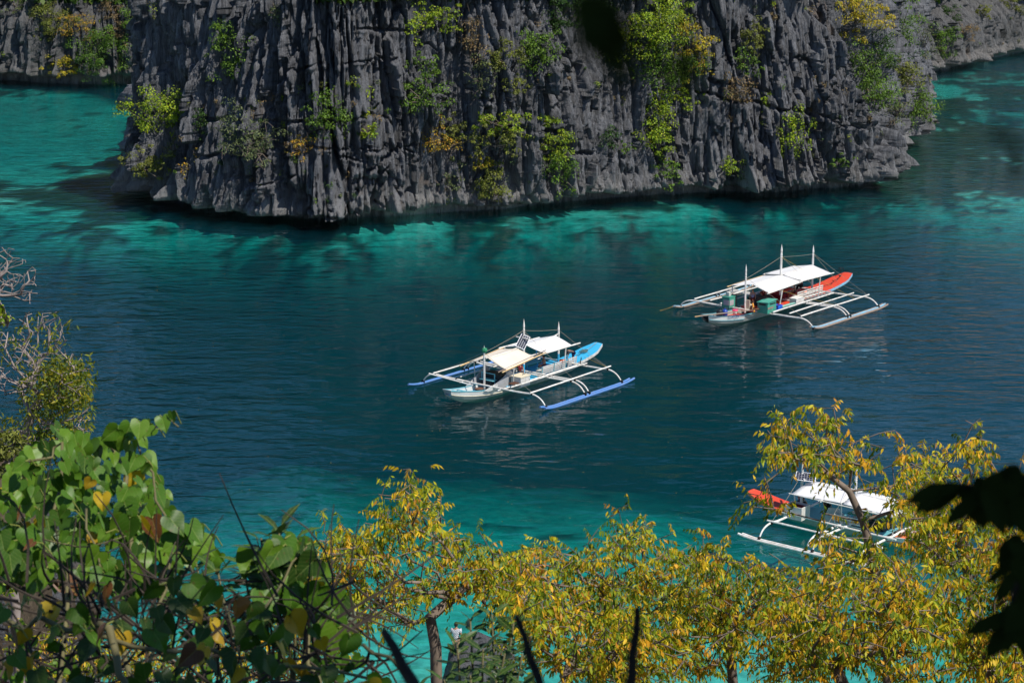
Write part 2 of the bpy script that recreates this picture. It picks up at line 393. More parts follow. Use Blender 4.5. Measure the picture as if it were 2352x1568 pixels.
# ------------------------------------------------------------------ seabed and water
# soundings: (picture column, picture row, depth in metres, share of coral) -> ground points
SND = [(-150, 190, 1.02, 0.4), (0, 200, 1.09, 0.5), (60, 240, 1.43, 0.05), (150, 300, 1.52, 0.05), (20, 330, 1.52, 0), (230, 260, 1.26, 0.25), (180, 360, 1.43, 0.2), (80, 390, 1.35, 0.15), (-150, 330, 1.69, 0),
       (250, 380, 0.80, 0.95), (200, 415, 0.65, 0.9), (60, 440, 0.70, 0.75), (-100, 420, 0.80, 0.8), (150, 470, 1.63, 0.35), (40, 500, 2.38, 0.4), (270, 450, 0.60, 0.95), (300, 490, 0.90, 0.75), (-60, 554, 14.00, 0.3),
       (380, 516, 1.59, 0.2), (430, 531, 1.84, 0.15), (500, 541, 2.21, 0.3), (560, 520, 1.10, 0.7), (640, 536, 1.84, 0.45), (700, 556, 2.21, 0.4), (800, 556, 1.84, 0.55), (880, 531, 1.40, 0.1), (960, 536, 1.40, 0.05), (1060, 526, 1.35, 0.05), (1150, 531, 1.59, 0.2), (1240, 511, 1.29, 0.05), (1330, 501, 1.40, 0.15),
       (720, 530, 0.65, 0.9), (830, 525, 0.60, 0.9), (980, 512, 0.55, 0.9), (1200, 500, 0.50, 0.9), (1400, 482, 0.50, 0.9), (1420, 516, 2.08, 0.5), (1480, 495, 1.50, 0.3), (1560, 485, 1.36, 0.15), (1660, 485, 1.77, 0.25), (1560, 465, 0.50, 0.9), (1800, 460, 0.55, 0.9), (1760, 490, 2.31, 0.4), (1900, 480, 2.04, 0.3), (1980, 475, 2.45, 0.3), (2040, 445, 0.65, 0.8),
       (350, 559, 14.00, 0.3), (500, 572, 14.00, 0.3), (640, 584, 14.00, 0.3), (780, 586, 14.00, 0.3), (900, 569, 14.00, 0.2), (1020, 564, 14.00, 0.2), (1130, 562, 14.00, 0.2), (1240, 550, 14.00, 0.2), (1340, 542, 14.00, 0.2), (1470, 529, 14.00, 0.2), (1580, 516, 14.00, 0.2), (1700, 514, 14.00, 0.2), (1820, 509, 14.00, 0.2), (1940, 504, 14.00, 0.2), (2040, 499, 14.00, 0.2), (250, 574, 14.00, 0.3), (450, 594, 14.00, 0.2), (700, 610, 10.00, 0.2), (1000, 584, 14.00, 0.2), (1300, 564, 14.00, 0.2), (1600, 539, 14.00, 0.2), (1900, 524, 14.00, 0.2), (2150, 554, 14.00, 0.2), (2400, 594, 14.00, 0.2),
       (2120, 420, 0.65, 0.92), (2150, 350, 0.65, 0.95), (2220, 300, 0.65, 0.95), (2300, 400, 0.65, 0.95), (2250, 440, 0.75, 0.8), (2200, 230, 0.65, 0.85), (2160, 205, 0.82, 0.3), (2330, 200, 0.80, 0.8), (2260, 175, 1.09, 0.6), (2340, 250, 1.63, 0.5), (2160, 470, 1.77, 0.25), (2230, 482, 1.56, 0.05), (2320, 480, 1.63, 0.1), (2280, 505, 4.50, 0.1), (2120, 500, 5.00, 0.2), (2500, 400, 0.80, 0.8),
       (900, 800, 12.00, 0.1), (1300, 800, 12.00, 0.1), (1700, 800, 12.00, 0.1), (2100, 800, 12.00, 0.1), (500, 800, 12.00, 0.1), (300, 950, 11.00, 0.1), (1300, 1050, 10.00, 0.1), (1700, 1000, 11.00, 0.1), (2200, 950, 11.00, 0.1), (700, 1050, 9.00, 0.1),
       (250, 1080, 6.00, 0.2), (450, 1120, 5.50, 0.25), (520, 1170, 2.31, 0.25), (640, 1190, 2.18, 0.6), (800, 1190, 2.31, 0.55), (950, 1180, 4.60, 0.3), (1180, 1190, 1.90, 0.1), (1300, 1220, 1.97, 0.35), (1500, 1200, 2.72, 0.2), (1600, 1210, 1.97, 0.1), (1750, 1170, 5.00, 0.1), (2000, 1120, 7.00, 0.1), (2200, 1160, 5.00, 0.1),
       (500, 1240, 1.50, 0.1), (800, 1280, 1.50, 0.25), (1000, 1300, 1.29, 0.3), (1250, 1290, 1.29, 0.3), (1500, 1290, 1.43, 0.2), (1900, 1290, 2.04, 0.1), (2250, 1260, 1.90, 0.1),
       (400, 1420, 1.02, 0.1), (800, 1420, 0.95, 0.1), (1200, 1440, 0.95, 0.15), (1700, 1440, 1.02, 0.1), (2200, 1440, 1.09, 0.1), (400, 1600, 0.68, 0.1), (1000, 1600, 0.68, 0.1), (1600, 1600, 0.68, 0.1), (2300, 1600, 0.68, 0.1)]
sp = np.array([[*at_z(a, b)[:2], d, c] for a, b, d, c in SND])
gx = np.arange(-150, 190.1, 0.95); gy = np.concatenate([np.arange(62, 300, 0.95), np.arange(300, 560, 3.0)])
GX, GY = np.meshgrid(gx, gy)
num = np.zeros_like(GX); numc = np.zeros_like(GX); den = np.zeros_like(GX)
WX = GX + 3.0 * fbm(GX / 9, GY / 14, 91, 3); WY = GY + 5.0 * fbm(GX / 9, GY / 14, 92, 3)
for x, y, d, c in sp:
    asp = 1.0 + 0.8 * sst(120, 300, y)                        # soundings lie farther apart along the line of sight
    r2 = (WX - x) ** 2 + ((WY - y) / 1.6) ** 2
    sg = 4.0 if y > 150 else 9.0
    w = np.exp(-r2 / (2 * sg ** 2)) / sg + 1e-3 / (r2 + 30.0)
    num += w * d; numc += w * c; den += w
DEP = num / den; CORAL = np.clip(numc / den, 0, 1)
patch = fbm(GX / 3.2, GY / 4.5, 93, 4)
patch2 = fbm(GX / 1.3, GY / 1.8, 95, 3)
cm = sst(-0.13, 0.13, CORAL - 0.5 + 0.55 * patch + 0.4 * patch2)
DEP = DEP + (0.35 * patch - 0.25 * cm) * np.clip(DEP / 2, 0.4, 1)
DEP = np.maximum(DEP, 0.25)
sand = np.array([0.66, 0.68, 0.58]); coral = np.array([0.10, 0.085, 0.045])
tone = np.clip(0.75 + 0.5 * patch2, 0.3, 1.3)[..., None]
colr = sand * (1 - cm[..., None]) + coral * cm[..., None] * tone
nr, nc = GX.shape
idx = np.arange(nr * nc).reshape(nr, nc)
f = np.stack([idx[:-1, :-1], idx[:-1, 1:], idx[1:, 1:], idx[1:, :-1]], -1).reshape(-1, 4)
sb = np_mesh('seabed', np.stack([GX, GY, -DEP], -1).reshape(-1, 3), f, True, cols=colr.reshape(-1, 3))
M_BED = mat('seabed_sand_and_coral', attr=True, rough=0.9, spec=0.05, col=(1, 1, 1), var=0.6, vscale=0.9)
tag(link('seabed', sb, M_BED), kind='structure')

def water_material():
    m = bpy.data.materials.new('lagoon_water'); m.use_nodes = True
    nt = m.node_tree; N = nt.nodes; L = nt.links
    N.remove(N['Principled BSDF'])
    out = N['Material Output']
    tc = N.new('ShaderNodeTexCoord')
    def noise(scale, st, detail=2, rough=0.5, rot=0.0, dist=0.0):
        mp = N.new('ShaderNodeMapping'); mp.inputs['Scale'].default_value = st; mp.inputs['Rotation'].default_value = (0, 0, rot); L.new(tc.outputs['Object'], mp.inputs['Vector'])
        n = N.new('ShaderNodeTexNoise'); n.inputs['Scale'].default_value = scale; n.inputs['Detail'].default_value = detail; n.inputs['Roughness'].default_value = rough; n.inputs['Distortion'].default_value = dist
        L.new(mp.outputs[0], n.inputs['Vector']); return n.outputs[0]
    def math_(op, a, b):
        x = N.new('ShaderNodeMath'); x.operation = op
        for i, v in enumerate((a, b)):
            if isinstance(v, (int, float)): x.inputs[i].default_value = v
            else: L.new(v, x.inputs[i])
        return x.outputs[0]
    w1 = noise(0.8, (0.45, 1.0, 1), 2, 0.5, R(8), 0.4)
    w2 = noise(2.6, (0.6, 1.0, 1), 2, 0.5, R(-12))
    w3 = noise(0.22, (0.6, 1.0, 1), 2, 0.5, R(15))
    gust = noise(0.035, (0.6, 1.0, 1), 3, 0.55)
    gr = N.new('ShaderNodeMapRange'); gr.inputs[1].default_value = 0.35; gr.inputs[2].default_value = 0.65; gr.inputs[3].default_value = 0.45; gr.inputs[4].default_value = 1.2
    L.new(gust, gr.inputs[0])
    h = math_('ADD', math_('MULTIPLY', w1, 0.15), math_('MULTIPLY', w2, 0.03))
    # the breeze comes in through the gaps beside the island: livelier water left and right, lee in the middle
    sx = N.new('ShaderNodeSeparateXYZ'); L.new(tc.outputs['Object'], sx.inputs[0])
    lee = N.new('ShaderNodeMapRange'); lee.interpolation_type = 'SMOOTHSTEP'
    L.new(math_('ABSOLUTE', math_('SUBTRACT', sx.outputs[0], 8.0), 0), lee.inputs[0])
    lee.inputs[1].default_value = 14; lee.inputs[2].default_value = 32; lee.inputs[3].default_value = 0.75; lee.inputs[4].default_value = 2.3
    h = math_('MULTIPLY', math_('MULTIPLY', h, gr.outputs[0]), lee.outputs[0])
    h = math_('ADD', h, math_('MULTIPLY', w3, 0.35))
    bp = N.new('ShaderNodeBump'); bp.inputs['Strength'].default_value = 1.0; bp.inputs['Distance'].default_value = 1.0
    L.new(h, bp.inputs['Height'])
    fr = N.new('ShaderNodeFresnel'); fr.inputs['IOR'].default_value = 1.35; L.new(bp.outputs[0], fr.inputs['Normal'])
    gl = N.new('ShaderNodeBsdfGlossy'); gl.inputs['Roughness'].default_value = 0.01; L.new(bp.outputs[0], gl.inputs['Normal'])
    tr = N.new('ShaderNodeBsdfTransparent')
    mx = N.new('ShaderNodeMixShader'); L.new(fr.outputs[0], mx.inputs[0]); L.new(tr.outputs[0], mx.inputs[1]); L.new(gl.outputs[0], mx.inputs[2])
    L.new(mx.outputs[0], out.inputs['Surface'])
    va = N.new('ShaderNodeVolumeAbsorption'); va.inputs['Color'].default_value = (0.0, 0.805, 0.815, 1); va.inputs['Density'].default_value = 0.44
    vs = N.new('ShaderNodeVolumeScatter'); vs.inputs['Color'].default_value = (0.0, 0.64, 0.95, 1); vs.inputs['Density'].default_value = 0.018
    vs.inputs['Anisotropy'].default_value = 0.0
    ads = N.new('ShaderNodeAddShader'); L.new(va.outputs[0], ads.inputs[0]); L.new(vs.outputs[0], ads.inputs[1])
    L.new(ads.outputs[0], out.inputs['Volume'])
    return m
M_WATER = water_material()
bm = bmesh.new()
bmesh.ops.create_cube(bm, size=1.0)
me = bpy.data.meshes.new('water'); bm.to_mesh(me); bm.free()
wo = link('water', me, M_WATER)
for v in me.vertices:
    v.co = (20 + v.co.x * 700, 320 + v.co.y * 560, -10 + v.co.z * 20)
tag(wo, kind='structure')

# ------------------------------------------------------------------ mesh builder for made things
class MB:
    def __init__(s): s.v = []; s.f = []; s.m = []
    def add(s, vs, fs, mi=0):
        n = len(s.v); s.v += [tuple(p) for p in vs]; s.f += [tuple(i + n for i in q) for q in fs]; s.m += [mi] * len(fs); return s
    def box(s, c, size, rot=None, mi=0, taper=1.0):
        hx, hy, hz = (q / 2 for q in size); c = Vector(c)
        P = [Vector((x * hx * (taper if z > 0 else 1), y * hy * (taper if z > 0 else 1), z * hz)) for z in (-1, 1) for y in (-1, 1) for x in (-1, 1)]
        if rot is not None: P = [rot @ p for p in P]
        return s.add([p + c for p in P], [(0, 2, 3, 1), (4, 5, 7, 6), (0, 1, 5, 4), (2, 6, 7, 3), (0, 4, 6, 2), (1, 3, 7, 5)], mi)
    def tube(s, pts, r, n=7, mi=0, caps=True):
        pts = [Vector(p) for p in pts]
        rr = r if isinstance(r, (list, tuple)) else [r] * len(pts)
        base = len(s.v); up = None
        for i, p in enumerate(pts):
            t = (pts[min(i + 1, len(pts) - 1)] - pts[max(i - 1, 0)])
            t = t.normalized() if t.length > 1e-9 else Vector((0, 0, 1))
            if up is None:
                up = t.orthogonal().normalized()
            else:
                up = (up - t * up.dot(t))
                up = up.normalized() if up.length > 1e-6 else t.orthogonal().normalized()
            w = t.cross(up)
            for k in range(n):
                a = 2 * math.pi * k / n
                s.v.append(tuple(p + (up * math.cos(a) + w * math.sin(a)) * rr[i]))
        for i in range(len(pts) - 1):
            for k in range(n):
                a = base + i * n + k; b = base + i * n + (k + 1) % n
                s.f.append((a, b, b + n, a + n)); s.m.append(mi)
        if caps:
            s.f.append(tuple(base + k for k in reversed(range(n)))); s.m.append(mi)
            e = base + (len(pts) - 1) * n
            s.f.append(tuple(e + k for k in range(n))); s.m.append(mi)
        return s
    def pole(s, a, b, r, n=7, mi=0, node=0.55, sag=0.0, wob=0.0):
        """a bamboo pole: thickened at its nodes, a little crooked"""
        a = Vector(a); b = Vector(b); Ln = (b - a).length; k = max(2, int(Ln / node))
        pts = []; rr = []
        w1, w2 = rnd.uniform(-wob, wob), rnd.uniform(-wob, wob)
        for i in range(k + 1):
            t = i / k; p = a.lerp(b, t) + Vector((0, 0, -sag * 4 * t * (1 - t))) + Vector((w1, w1, w2)) * math.sin(math.pi * t * 2)
            if 0 < i < k:
                d = (b - a) / Ln * 0.035
                pts += [p - d, p, p + d]; rr += [r * (1.02 - 0.14 * t), r * (1.16 - 0.14 * t), r * (1.02 - 0.14 * t)]
            else:
                pts.append(p); rr.append(r * (1.0 - 0.14 * t))
        return s.tube(pts, rr, n, mi)
    def lathe(s, prof, c=(0, 0, 0), n=10, mi=0):
        return s.tube([(c[0], c[1], c[2] + z) for r, z in prof], [max(r, 1e-4) for r, z in prof], n, mi)
    def grid(s, P, mi=0):
        """P[i][j] points"""
        base = len(s.v); nr = len(P); nc = len(P[0])
        for row in P: s.v += [tuple(p) for p in row]
        for i in range(nr - 1):
            for j in range(nc - 1):
                a = base + i * nc + j
                s.f.append((a, a + 1, a + nc + 1, a + nc)); s.m.append(mi)
        return s
    def ball(s, c, r, sc=(1, 1, 1), nu=8, nv=6, mi=0):
        base = len(s.v)
        rings = []
        for i in range(1, nv):
            th = math.pi * i / nv
            for k in range(nu):
                a = 2 * math.pi * k / nu
                s.v.append((c[0] + r * sc[0] * math.sin(th) * math.cos(a), c[1] + r * sc[1] * math.sin(th) * math.sin(a), c[2] + r * sc[2] * math.cos(th)))
        top = len(s.v); s.v.append((c[0], c[1], c[2] + r * sc[2])); bot = len(s.v); s.v.append((c[0], c[1], c[2] - r * sc[2]))
        for i in range(nv - 2):
            for k in range(nu):
                a = base + i * nu + k; b = base + i * nu + (k + 1) % nu
                s.f.append((a, a + nu, b + nu, b)); s.m.append(mi)
        for k in range(nu):
            s.f.append((top, base + k, base + (k + 1) % nu)); s.m.append(mi)
            e = base + (nv - 2) * nu
            s.f.append((bot, e + (k + 1) % nu, e + k)); s.m.append(mi)
        return s
    def mesh(s, name, smooth=False, thick=0.0):
        me = bpy.data.meshes.new(name); me.from_pydata(s.v, [], s.f)
        me.polygons.foreach_set('material_index', s.m)
        if smooth: me.polygons.foreach_set('use_smooth', [True] * len(s.f))
        bm = bmesh.new(); bm.from_mesh(me); bmesh.ops.recalc_face_normals(bm, faces=bm.faces)
        if thick: bmesh.ops.solidify(bm, geom=bm.faces[:], thickness=thick)
        bm.to_mesh(me); bm.free(); me.update()
        return me
    def build(s, name, m, parent=None, smooth=False, thick=0.0):
        return link(name, s.mesh(name, smooth, thick), m, parent)

def arc_pts(a, c, b, n=9):
    a, b, c = Vector(a), Vector(b), Vector(c)
    return [a.lerp(c, t).lerp(c.lerp(b, t), t) for t in [i / (n - 1) for i in range(n)]]

# paints and stuffs of the boats
def paint(name, col, dirt=(0.25, 0.2, 0.14), amt=0.35, scale=3.0, rough=0.55, **k):
    return mat(name, col, rough=rough, spec=0.35, var=amt, var_col=dirt, vscale=scale, **k)
M_WHITE = paint('white_painted_bamboo', (0.78, 0.77, 0.73), (0.36, 0.29, 0.21), 0.7, 2.8)
M_WOODW = paint('weathered_white_wood', (0.62, 0.61, 0.58), (0.33, 0.29, 0.24), 0.6, 2.5)
M_BAMBOO = paint('bare_bamboo', (0.62, 0.42, 0.20), (0.36, 0.24, 0.12), 0.6, 2.5)
M_GREYB = paint('weathered_bamboo', (0.30, 0.22, 0.17), (0.17, 0.13, 0.1), 0.7, 3)
M_BLUEF = paint('blue_float_paint', (0.05, 0.19, 0.48), (0.26, 0.25, 0.30), 0.4, 2.5)
M_SKYF = paint('sky_blue_float_paint', (0.16, 0.47, 0.66), (0.3, 0.23, 0.18), 0.75, 1.6)
M_HULLG = paint('grey_hull_paint', (0.34, 0.36, 0.33), (0.22, 0.22, 0.18), 0.6, 2)
M_HULLW = paint('white_hull_paint', (0.62, 0.62, 0.59), (0.38, 0.36, 0.32), 0.5, 2.5)
M_BLUED = paint('blue_deck_paint', (0.02, 0.36, 0.62), (0.15, 0.4, 0.5), 0.35, 2.2)
M_TEAL = paint('teal_paint', (0.08, 0.36, 0.42), (0.25, 0.33, 0.33), 0.45, 3)
M_REDD = paint('red_deck_paint', (0.60, 0.045, 0.015), (0.50, 0.12, 0.06), 0.3, 2)
M_ORANGE = paint('orange_paint', (0.75, 0.17, 0.05), (0.5, 0.22, 0.12), 0.4, 2)
M_GREEN = paint('green_box_paint', (0.02, 0.27, 0.19), (0.25, 0.22, 0.15), 0.25, 3)
M_LGREEN = paint('pale_green_paint', (0.22, 0.52, 0.42), (0.4, 0.4, 0.33), 0.4, 3)
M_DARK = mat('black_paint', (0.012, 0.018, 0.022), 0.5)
M_BLACK = mat('black_lashing', (0.015, 0.014, 0.013), 0.8)
M_GREYP = paint('grey_panel_paint', (0.36, 0.36, 0.37), (0.22, 0.22, 0.21), 0.5, 2.5)
M_RUST = paint('rusty_iron', (0.17, 0.075, 0.04), (0.06, 0.035, 0.025), 0.7, 6, rough=0.85)
M_ROPE = mat('rope', (0.34, 0.29, 0.22), 0.9)
M_YROPE = mat('yellow_rope', (0.50, 0.32, 0.06), 0.9)
M_TARP = mat('white_tarp', (0.80, 0.79, 0.78), 0.65, 0.2, var=0.5, var_col=(0.68, 0.66, 0.62), vscale=0.9, bump=0.02, bscale=5, transl=0.18)
M_TARPC = mat('cream_tarp', (0.80, 0.72, 0.60), 0.65, 0.2, var=0.5, var_col=(0.70, 0.60, 0.47), vscale=0.9, bump=0.02, bscale=5, transl=0.18)
M_CELL = mat('solar_cell', (0.012, 0.014, 0.03), 0.2, 0.6)
M_ALU = mat('aluminium', (0.75, 0.75, 0.75), 0.4, 0.5)
M_PLAST = mat('blue_plastic', (0.01, 0.12, 0.62), 0.4, 0.5)
M_DBLUE = mat('dark_blue_plastic', (0.02, 0.06, 0.3), 0.3, 0.5)
M_PINK = mat('pink_plastic', (0.75, 0.05, 0.14), 0.4, 0.5)
M_CREAM = mat('cream_plastic', (0.66, 0.58, 0.42), 0.5, 0.4)
M_RED = mat('red_cloth', (0.5, 0.025, 0.02), 0.9, 0.1)
M_LIFE = mat('life_jacket_orange', (0.8, 0.14, 0.03), 0.8, 0.2)
M_BOXW = paint('box_white_board', (0.66, 0.65, 0.62), (0.36, 0.28, 0.2), 0.55, 2.6)
M_NAVYT = mat('navy_lettering', (0.03, 0.07, 0.2), 0.6)

def loft(mb, secs, mi=0, close_ends=True):
    n = len(secs[0]); base = len(mb.v)
    for q in secs: mb.v += [tuple(p) for p in q]
    for i in range(len(secs) - 1):
        for k in range(n - 1):
            a = base + i * n + k; mb.f.append((a, a + 1, a + n + 1, a + n)); mb.m.append(mi)
    if close_ends:
        mb.f.append(tuple(base + k for k in range(n))); mb.m.append(mi)
        e = base + (len(secs) - 1) * n
        mb.f.append(tuple(e + k for k in reversed(range(n)))); mb.m.append(mi)

def cloth(corners, sag, wr, n=10, m=8, seed=0):
    """four corners (ridge fore, ridge aft, eave aft, eave fore) of a tarp with sag and creases"""
    a, b, c, d = (Vector(q) for q in corners)
    rr = random.Random(seed); ph = [rr.uniform(0, 6) for _ in range(4)]
    P = []
    for i in range(n + 1):
        u = i / n; row = []
        for j in range(m + 1):
            v = j / m
            p = a.lerp(b, u).lerp(d.lerp(c, u), v)
            h = -sag * 4 * v * (1 - v) * (0.4 + 0.6 * math.sin(math.pi * u)) - sag * 1.2 * math.sin(math.pi * u) * (1 - v) * 0.6
            h += wr * (math.sin(u * 17 + ph[0] + v * 3) * 0.5 + math.sin(v * 11 + ph[1] + u * 6) * 0.4 + math.sin((u + v) * 23 + ph[2]) * 0.3)
            edge = min(u, 1 - u)
            row.append(p + Vector((0.05 * math.sin(v * 3.1) * (1 if u < 0.5 else -1) * (1 - min(1, edge * 4)), 0, h)))
        P.append(row)
    return P

def slat_bench(name, label, group, parent_mat, loc, ang, length, m_slat, m_post, scale, high=0.62, backs=4, seat_h=0.30):
    """a boat bench: sloping slatted back and slatted seat; origin at its near foot"""
    t = empty(name, loc, ang, scale)
    tag(t, label, 'bench', group)
    for k in range(backs):
        z = seat_h - 0.14 + (high - seat_h + 0.12) * k / (backs - 1)
        MB().box((length / 2, 0.02 + 0.10 * z, z), (length, 0.03, 0.075)).build('back_slat', m_slat, t)
    for k in range(4):
        MB().box((length / 2, -0.10 - 0.105 * k, seat_h), (length, 0.08, 0.03)).build('seat_slat', m_slat, t)
    npost = 3 if length > 2.2 else 2
    for k in range(npost):
        x = 0.05 + (length - 0.1) * k / (npost - 1)
        MB().tube([(x, 0.04, 0.0), (x, 0.05 + 0.10 * high, high + 0.04)], 0.035, 4).build('post', m_post, t)
        MB().box((x, -0.26, seat_h - 0.04), (0.05, 0.42, 0.05)).build('bearer', m_post, t)
        MB().box((x, -0.44, (seat_h - 0.06) / 2), (0.05, 0.05, seat_h - 0.06)).build('leg', m_post, t)
    for x in (0.05, length - 0.05):
        MB().box((x, -0.22, seat_h + 0.18), (0.06, 0.44, 0.035)).build('armrest', m_post, t)
    return t

def solar_panel(parent, c, w, h, normal, longdir, nx=4, ny=9):
    z = Vector(normal).normalized(); x = Vector(longdir); x = (x - z * x.dot(z)).normalized(); y = z.cross(x)
    rot = Matrix((x, y, z)).transposed()
    c = Vector(c)
    f = MB().box(c, (h, w, 0.035), rot).build('solar_panel', M_ALU, parent)
    cells = MB()
    for i in range(ny):
        for j in range(nx):
            p = Vector(((i + 0.5) / ny * (h - 0.07) - (h - 0.07) / 2, (j + 0.5) / nx * (w - 0.06) - (w - 0.06) / 2, 0.021))
            cells.box(c + rot @ p, ((h - 0.07) / ny - 0.012, (w - 0.06) / nx - 0.018, 0.006), rot)
    o = cells.build('cell', M_CELL, f); o['kind'] = 'stuff'
    return f

def bangka(P):
    B = empty('outrigger_boat', P['loc'], P['rz'], P['scale'])
    tag(B, P['label'], 'boat', 'outrigger boats in the lagoon')
    ns = P['near']                                            # +1: the port side faces the camera
    kx = P['kx']
    X = lambda x: x * kx
    hw = P['hw']
    # ---- hull: V-bottomed, flared, closed by a raked triangular bow plate
    st = [(-8.3, .30, 1.02, .80, .70), (-7.4, .46, .86, .55, .42), (-6.2, .62, .70, .3, .08), (-4.7, .80, .56, .12, -.22), (-2.0, .93, .52, .05, -.42), (1.0, .95, .52, .05, -.45),
          (3.4, .92, .56, .06, -.42), (4.8, .84, .64, .12, -.34), (6.0, .70, .78, .25, -.14), (7.0, .54, .94, .42, .12), (7.8, .40, 1.10, .62, .40), (8.15, .34, 1.19, .74, .60)]
    secs = []; gun = []
    for x, w, zt, zc, zk in st:
        w *= hw / .95; x = X(x)
        rake = X(.42) * max(0, (x / kx - 5.5) / 2.6)
        zt = zt * P['kz']
        xt, xc, xk = x, x - rake * .45, x - rake
        sc = w * .80 if x / kx < 7.5 else w * .62
        secs.append([(xt, w, zt), ((xt + xc) / 2, w * .5 + sc * .5 + .02, (zt + zc) / 2), (xc, sc, zc), (xk, .03, zk), (xk, -.03, zk), (xc, -sc, zc), ((xt + xc) / 2, -w * .5 - sc * .5 - .02, (zt + zc) / 2), (xt, -w, zt)])
        gun.append((xt, w, zt))
    mb = MB(); loft(mb, secs); mb.build('hull', P['m_hull'], B, smooth=False)
    # pale upper strakes on the fore hull, one each side, standing a little proud
    for sgn in (1, -1):
        s2 = MB(); A = []; Bq = []
        fx = [q for q in range(len(st)) if st[q][0] > P['strake_x']]
        top = []; low = []
        for q in fx:
            top.append(Vector(secs[q][0 if sgn > 0 else 7]) + Vector((0, sgn * .018, .01)))
            a = Vector(secs[q][0 if sgn > 0 else 7]); b = Vector(secs[q][2 if sgn > 0 else 5]); 
            low.append(a.lerp(b, P['strake_h']) + Vector((0, sgn * .035, 0)))
        s2.grid([top, low]); s2.build('strake', P['m_strake'], B, thick=.02)
        g = MB(); g.tube([(x, sgn * (w + .01), z + .015) for x, w, z in gun], .035, 5); g.build('gunwale', P['m_gun'], B)
        rb = MB(); rb.tube([tuple(p + Vector((0, sgn * .012, 0))) for p in low], .022, 4); rb.build('rubbing_strake', P['m_rub'], B)
    b = secs[-1]
    MB().add([Vector(b[0]) + Vector((.012, .03, .03)), Vector(b[2]) + Vector((.012, .02, 0)), Vector(b[3]) + Vector((.012, 0, -.02)), Vector(b[4]) + Vector((.012, 0, -.02)), Vector(b[5]) + Vector((.012, -.02, 0)), Vector(b[7]) + Vector((.012, -.03, .03))], [(0, 1, 2, 3, 4, 5)]).build('bow_plate', P['m_bowplate'], B, thick=.03)
    # fore well floor and thwarts
    fw = MB()
    fw.grid([[(x, y * (w - .07), z - .30) for y in (-1, 0, 1)] for x, w, z in gun[6:]]); fw.build('foredeck', P['m_fore'], B)
    for x in (X(6.4), X(7.1)):
        w = np.interp(x, [g[0] for g in gun], [g[1] for g in gun]); z = np.interp(x, [g[0] for g in gun], [g[2] for g in gun])
        MB().box((x, 0, z - .06), (.16, 2 * w - .1, .03)).build('thwart', P['m_gun'], B)
    # main deck of planks
    x0, x1 = X(-4.8), X(P['deck_x']); nb = 8
    for k in range(nb):
        y = -1.15 + 2.3 * (k + .5) / nb
        MB().box(((x0 + x1) / 2, y * hw / .95 * 1.02, .60), (x1 - x0, 2.3 / nb - .018, .05)).build('deck_plank', P['m_deck'], B)
    # raised stern ramp
    r0 = MB(); a = []; nn = 8
    top = []; e1 = []; e2 = []
    for i in range(nn + 1):
        t = i / nn; x = X(-4.55 - 4.0 * t); w = (.92 - .20 * t - .40 * max(0, t - .72) / .28 * .9) * hw / .95; z = .60 + (.12 * t + .50 * t * t) * P['stern_k']
        top.append([(x, -w, z), (x, -w * .5, z + .02), (x, 0, z + .03), (x, w * .5, z + .02), (x, w, z)]); e1.append((x, w + .02, z - .06)); e2.append((x, -w - .02, z - .06))
    r0.grid(top); ramp = r0.build('stern_ramp', P['m_ramp'], B, thick=.05)
    for e in (e1, e2):
        MB().grid([[Vector(p) + Vector((0, 0, .10)) for p in e], [Vector(p) + Vector((0, 0, -.10)) for p in e]]).build('ramp_edge', P['m_rampedge'], B, thick=.04)
    MB().box((X(-8.45), 0, e1[-1][2] + .02), (.12, .66 * hw / .95 * .75, .16)).build('transom', P['m_rampedge'], B)
    # ---- outriggers
    yk, yf, zb = P['yk'], P['yf'], P['zb']
    for bx, dbl in P['beams']:
        for off in ((0,) if not dbl else (-.22, .22)):
            x = bx + off
            pts = [(x, yf, .19), (x, yf - .12, .42), (x, yf - .5, zb - .10), (x, yk, zb + .02), (x, yk - .6, zb + .03)]
            body = []
            for y in np.linspace(yf - 1.7, -(yf - 1.7), 9): body.append((x + rnd.uniform(-.02, .02), y, zb - .07 + .10 * (y / yf) ** 2 + rnd.uniform(-.012, .012)))
            end = arc_pts((x, yf - 1.7, body[0][2]), (x + P['sweep'], yf - .45, zb + .16), (x + P['sweep'] * 1.0, yf, .16), 9)
            end2 = [(p[0], -p[1], p[2]) for p in end]
            full = list(reversed([tuple(p) for p in end])) + body[1:-1] + [tuple(p) for p in end2]
            r = P['rb']
            rr = [r * (.62 + .38 * min(1, abs(abs(p[1]) - yf) / 1.6)) for p in full]
            cb = MB().tube(full, rr, 7).build('crossbeam', M_WHITE, B)
            # doubled pieces lashed to the middle of each beam
            MB().pole((x + .11, -2.2, zb - .02), (x + .11, 2.4, zb - .02), r * .8).build('beam_splint', M_WHITE, B)
            for sgn in (1, -1):
                MB().tube([(x + P['sweep'] - .05, sgn * yf, .17), (x + P['sweep'] + .05, sgn * yf, .17)], .13, 8).build('lashing', M_BLACK, cb)
                MB().tube([(x, sgn * (yk - .08), zb + .0), (x, sgn * (yk + .05), zb + .0)], .09, 7).build('lashing', M_BLACK, cb)
                MB().tube([(x, sgn * 2.26, zb - .01), (x, sgn * 2.34, zb - .01)], .085, 7).build('lashing', M_BLACK, cb)
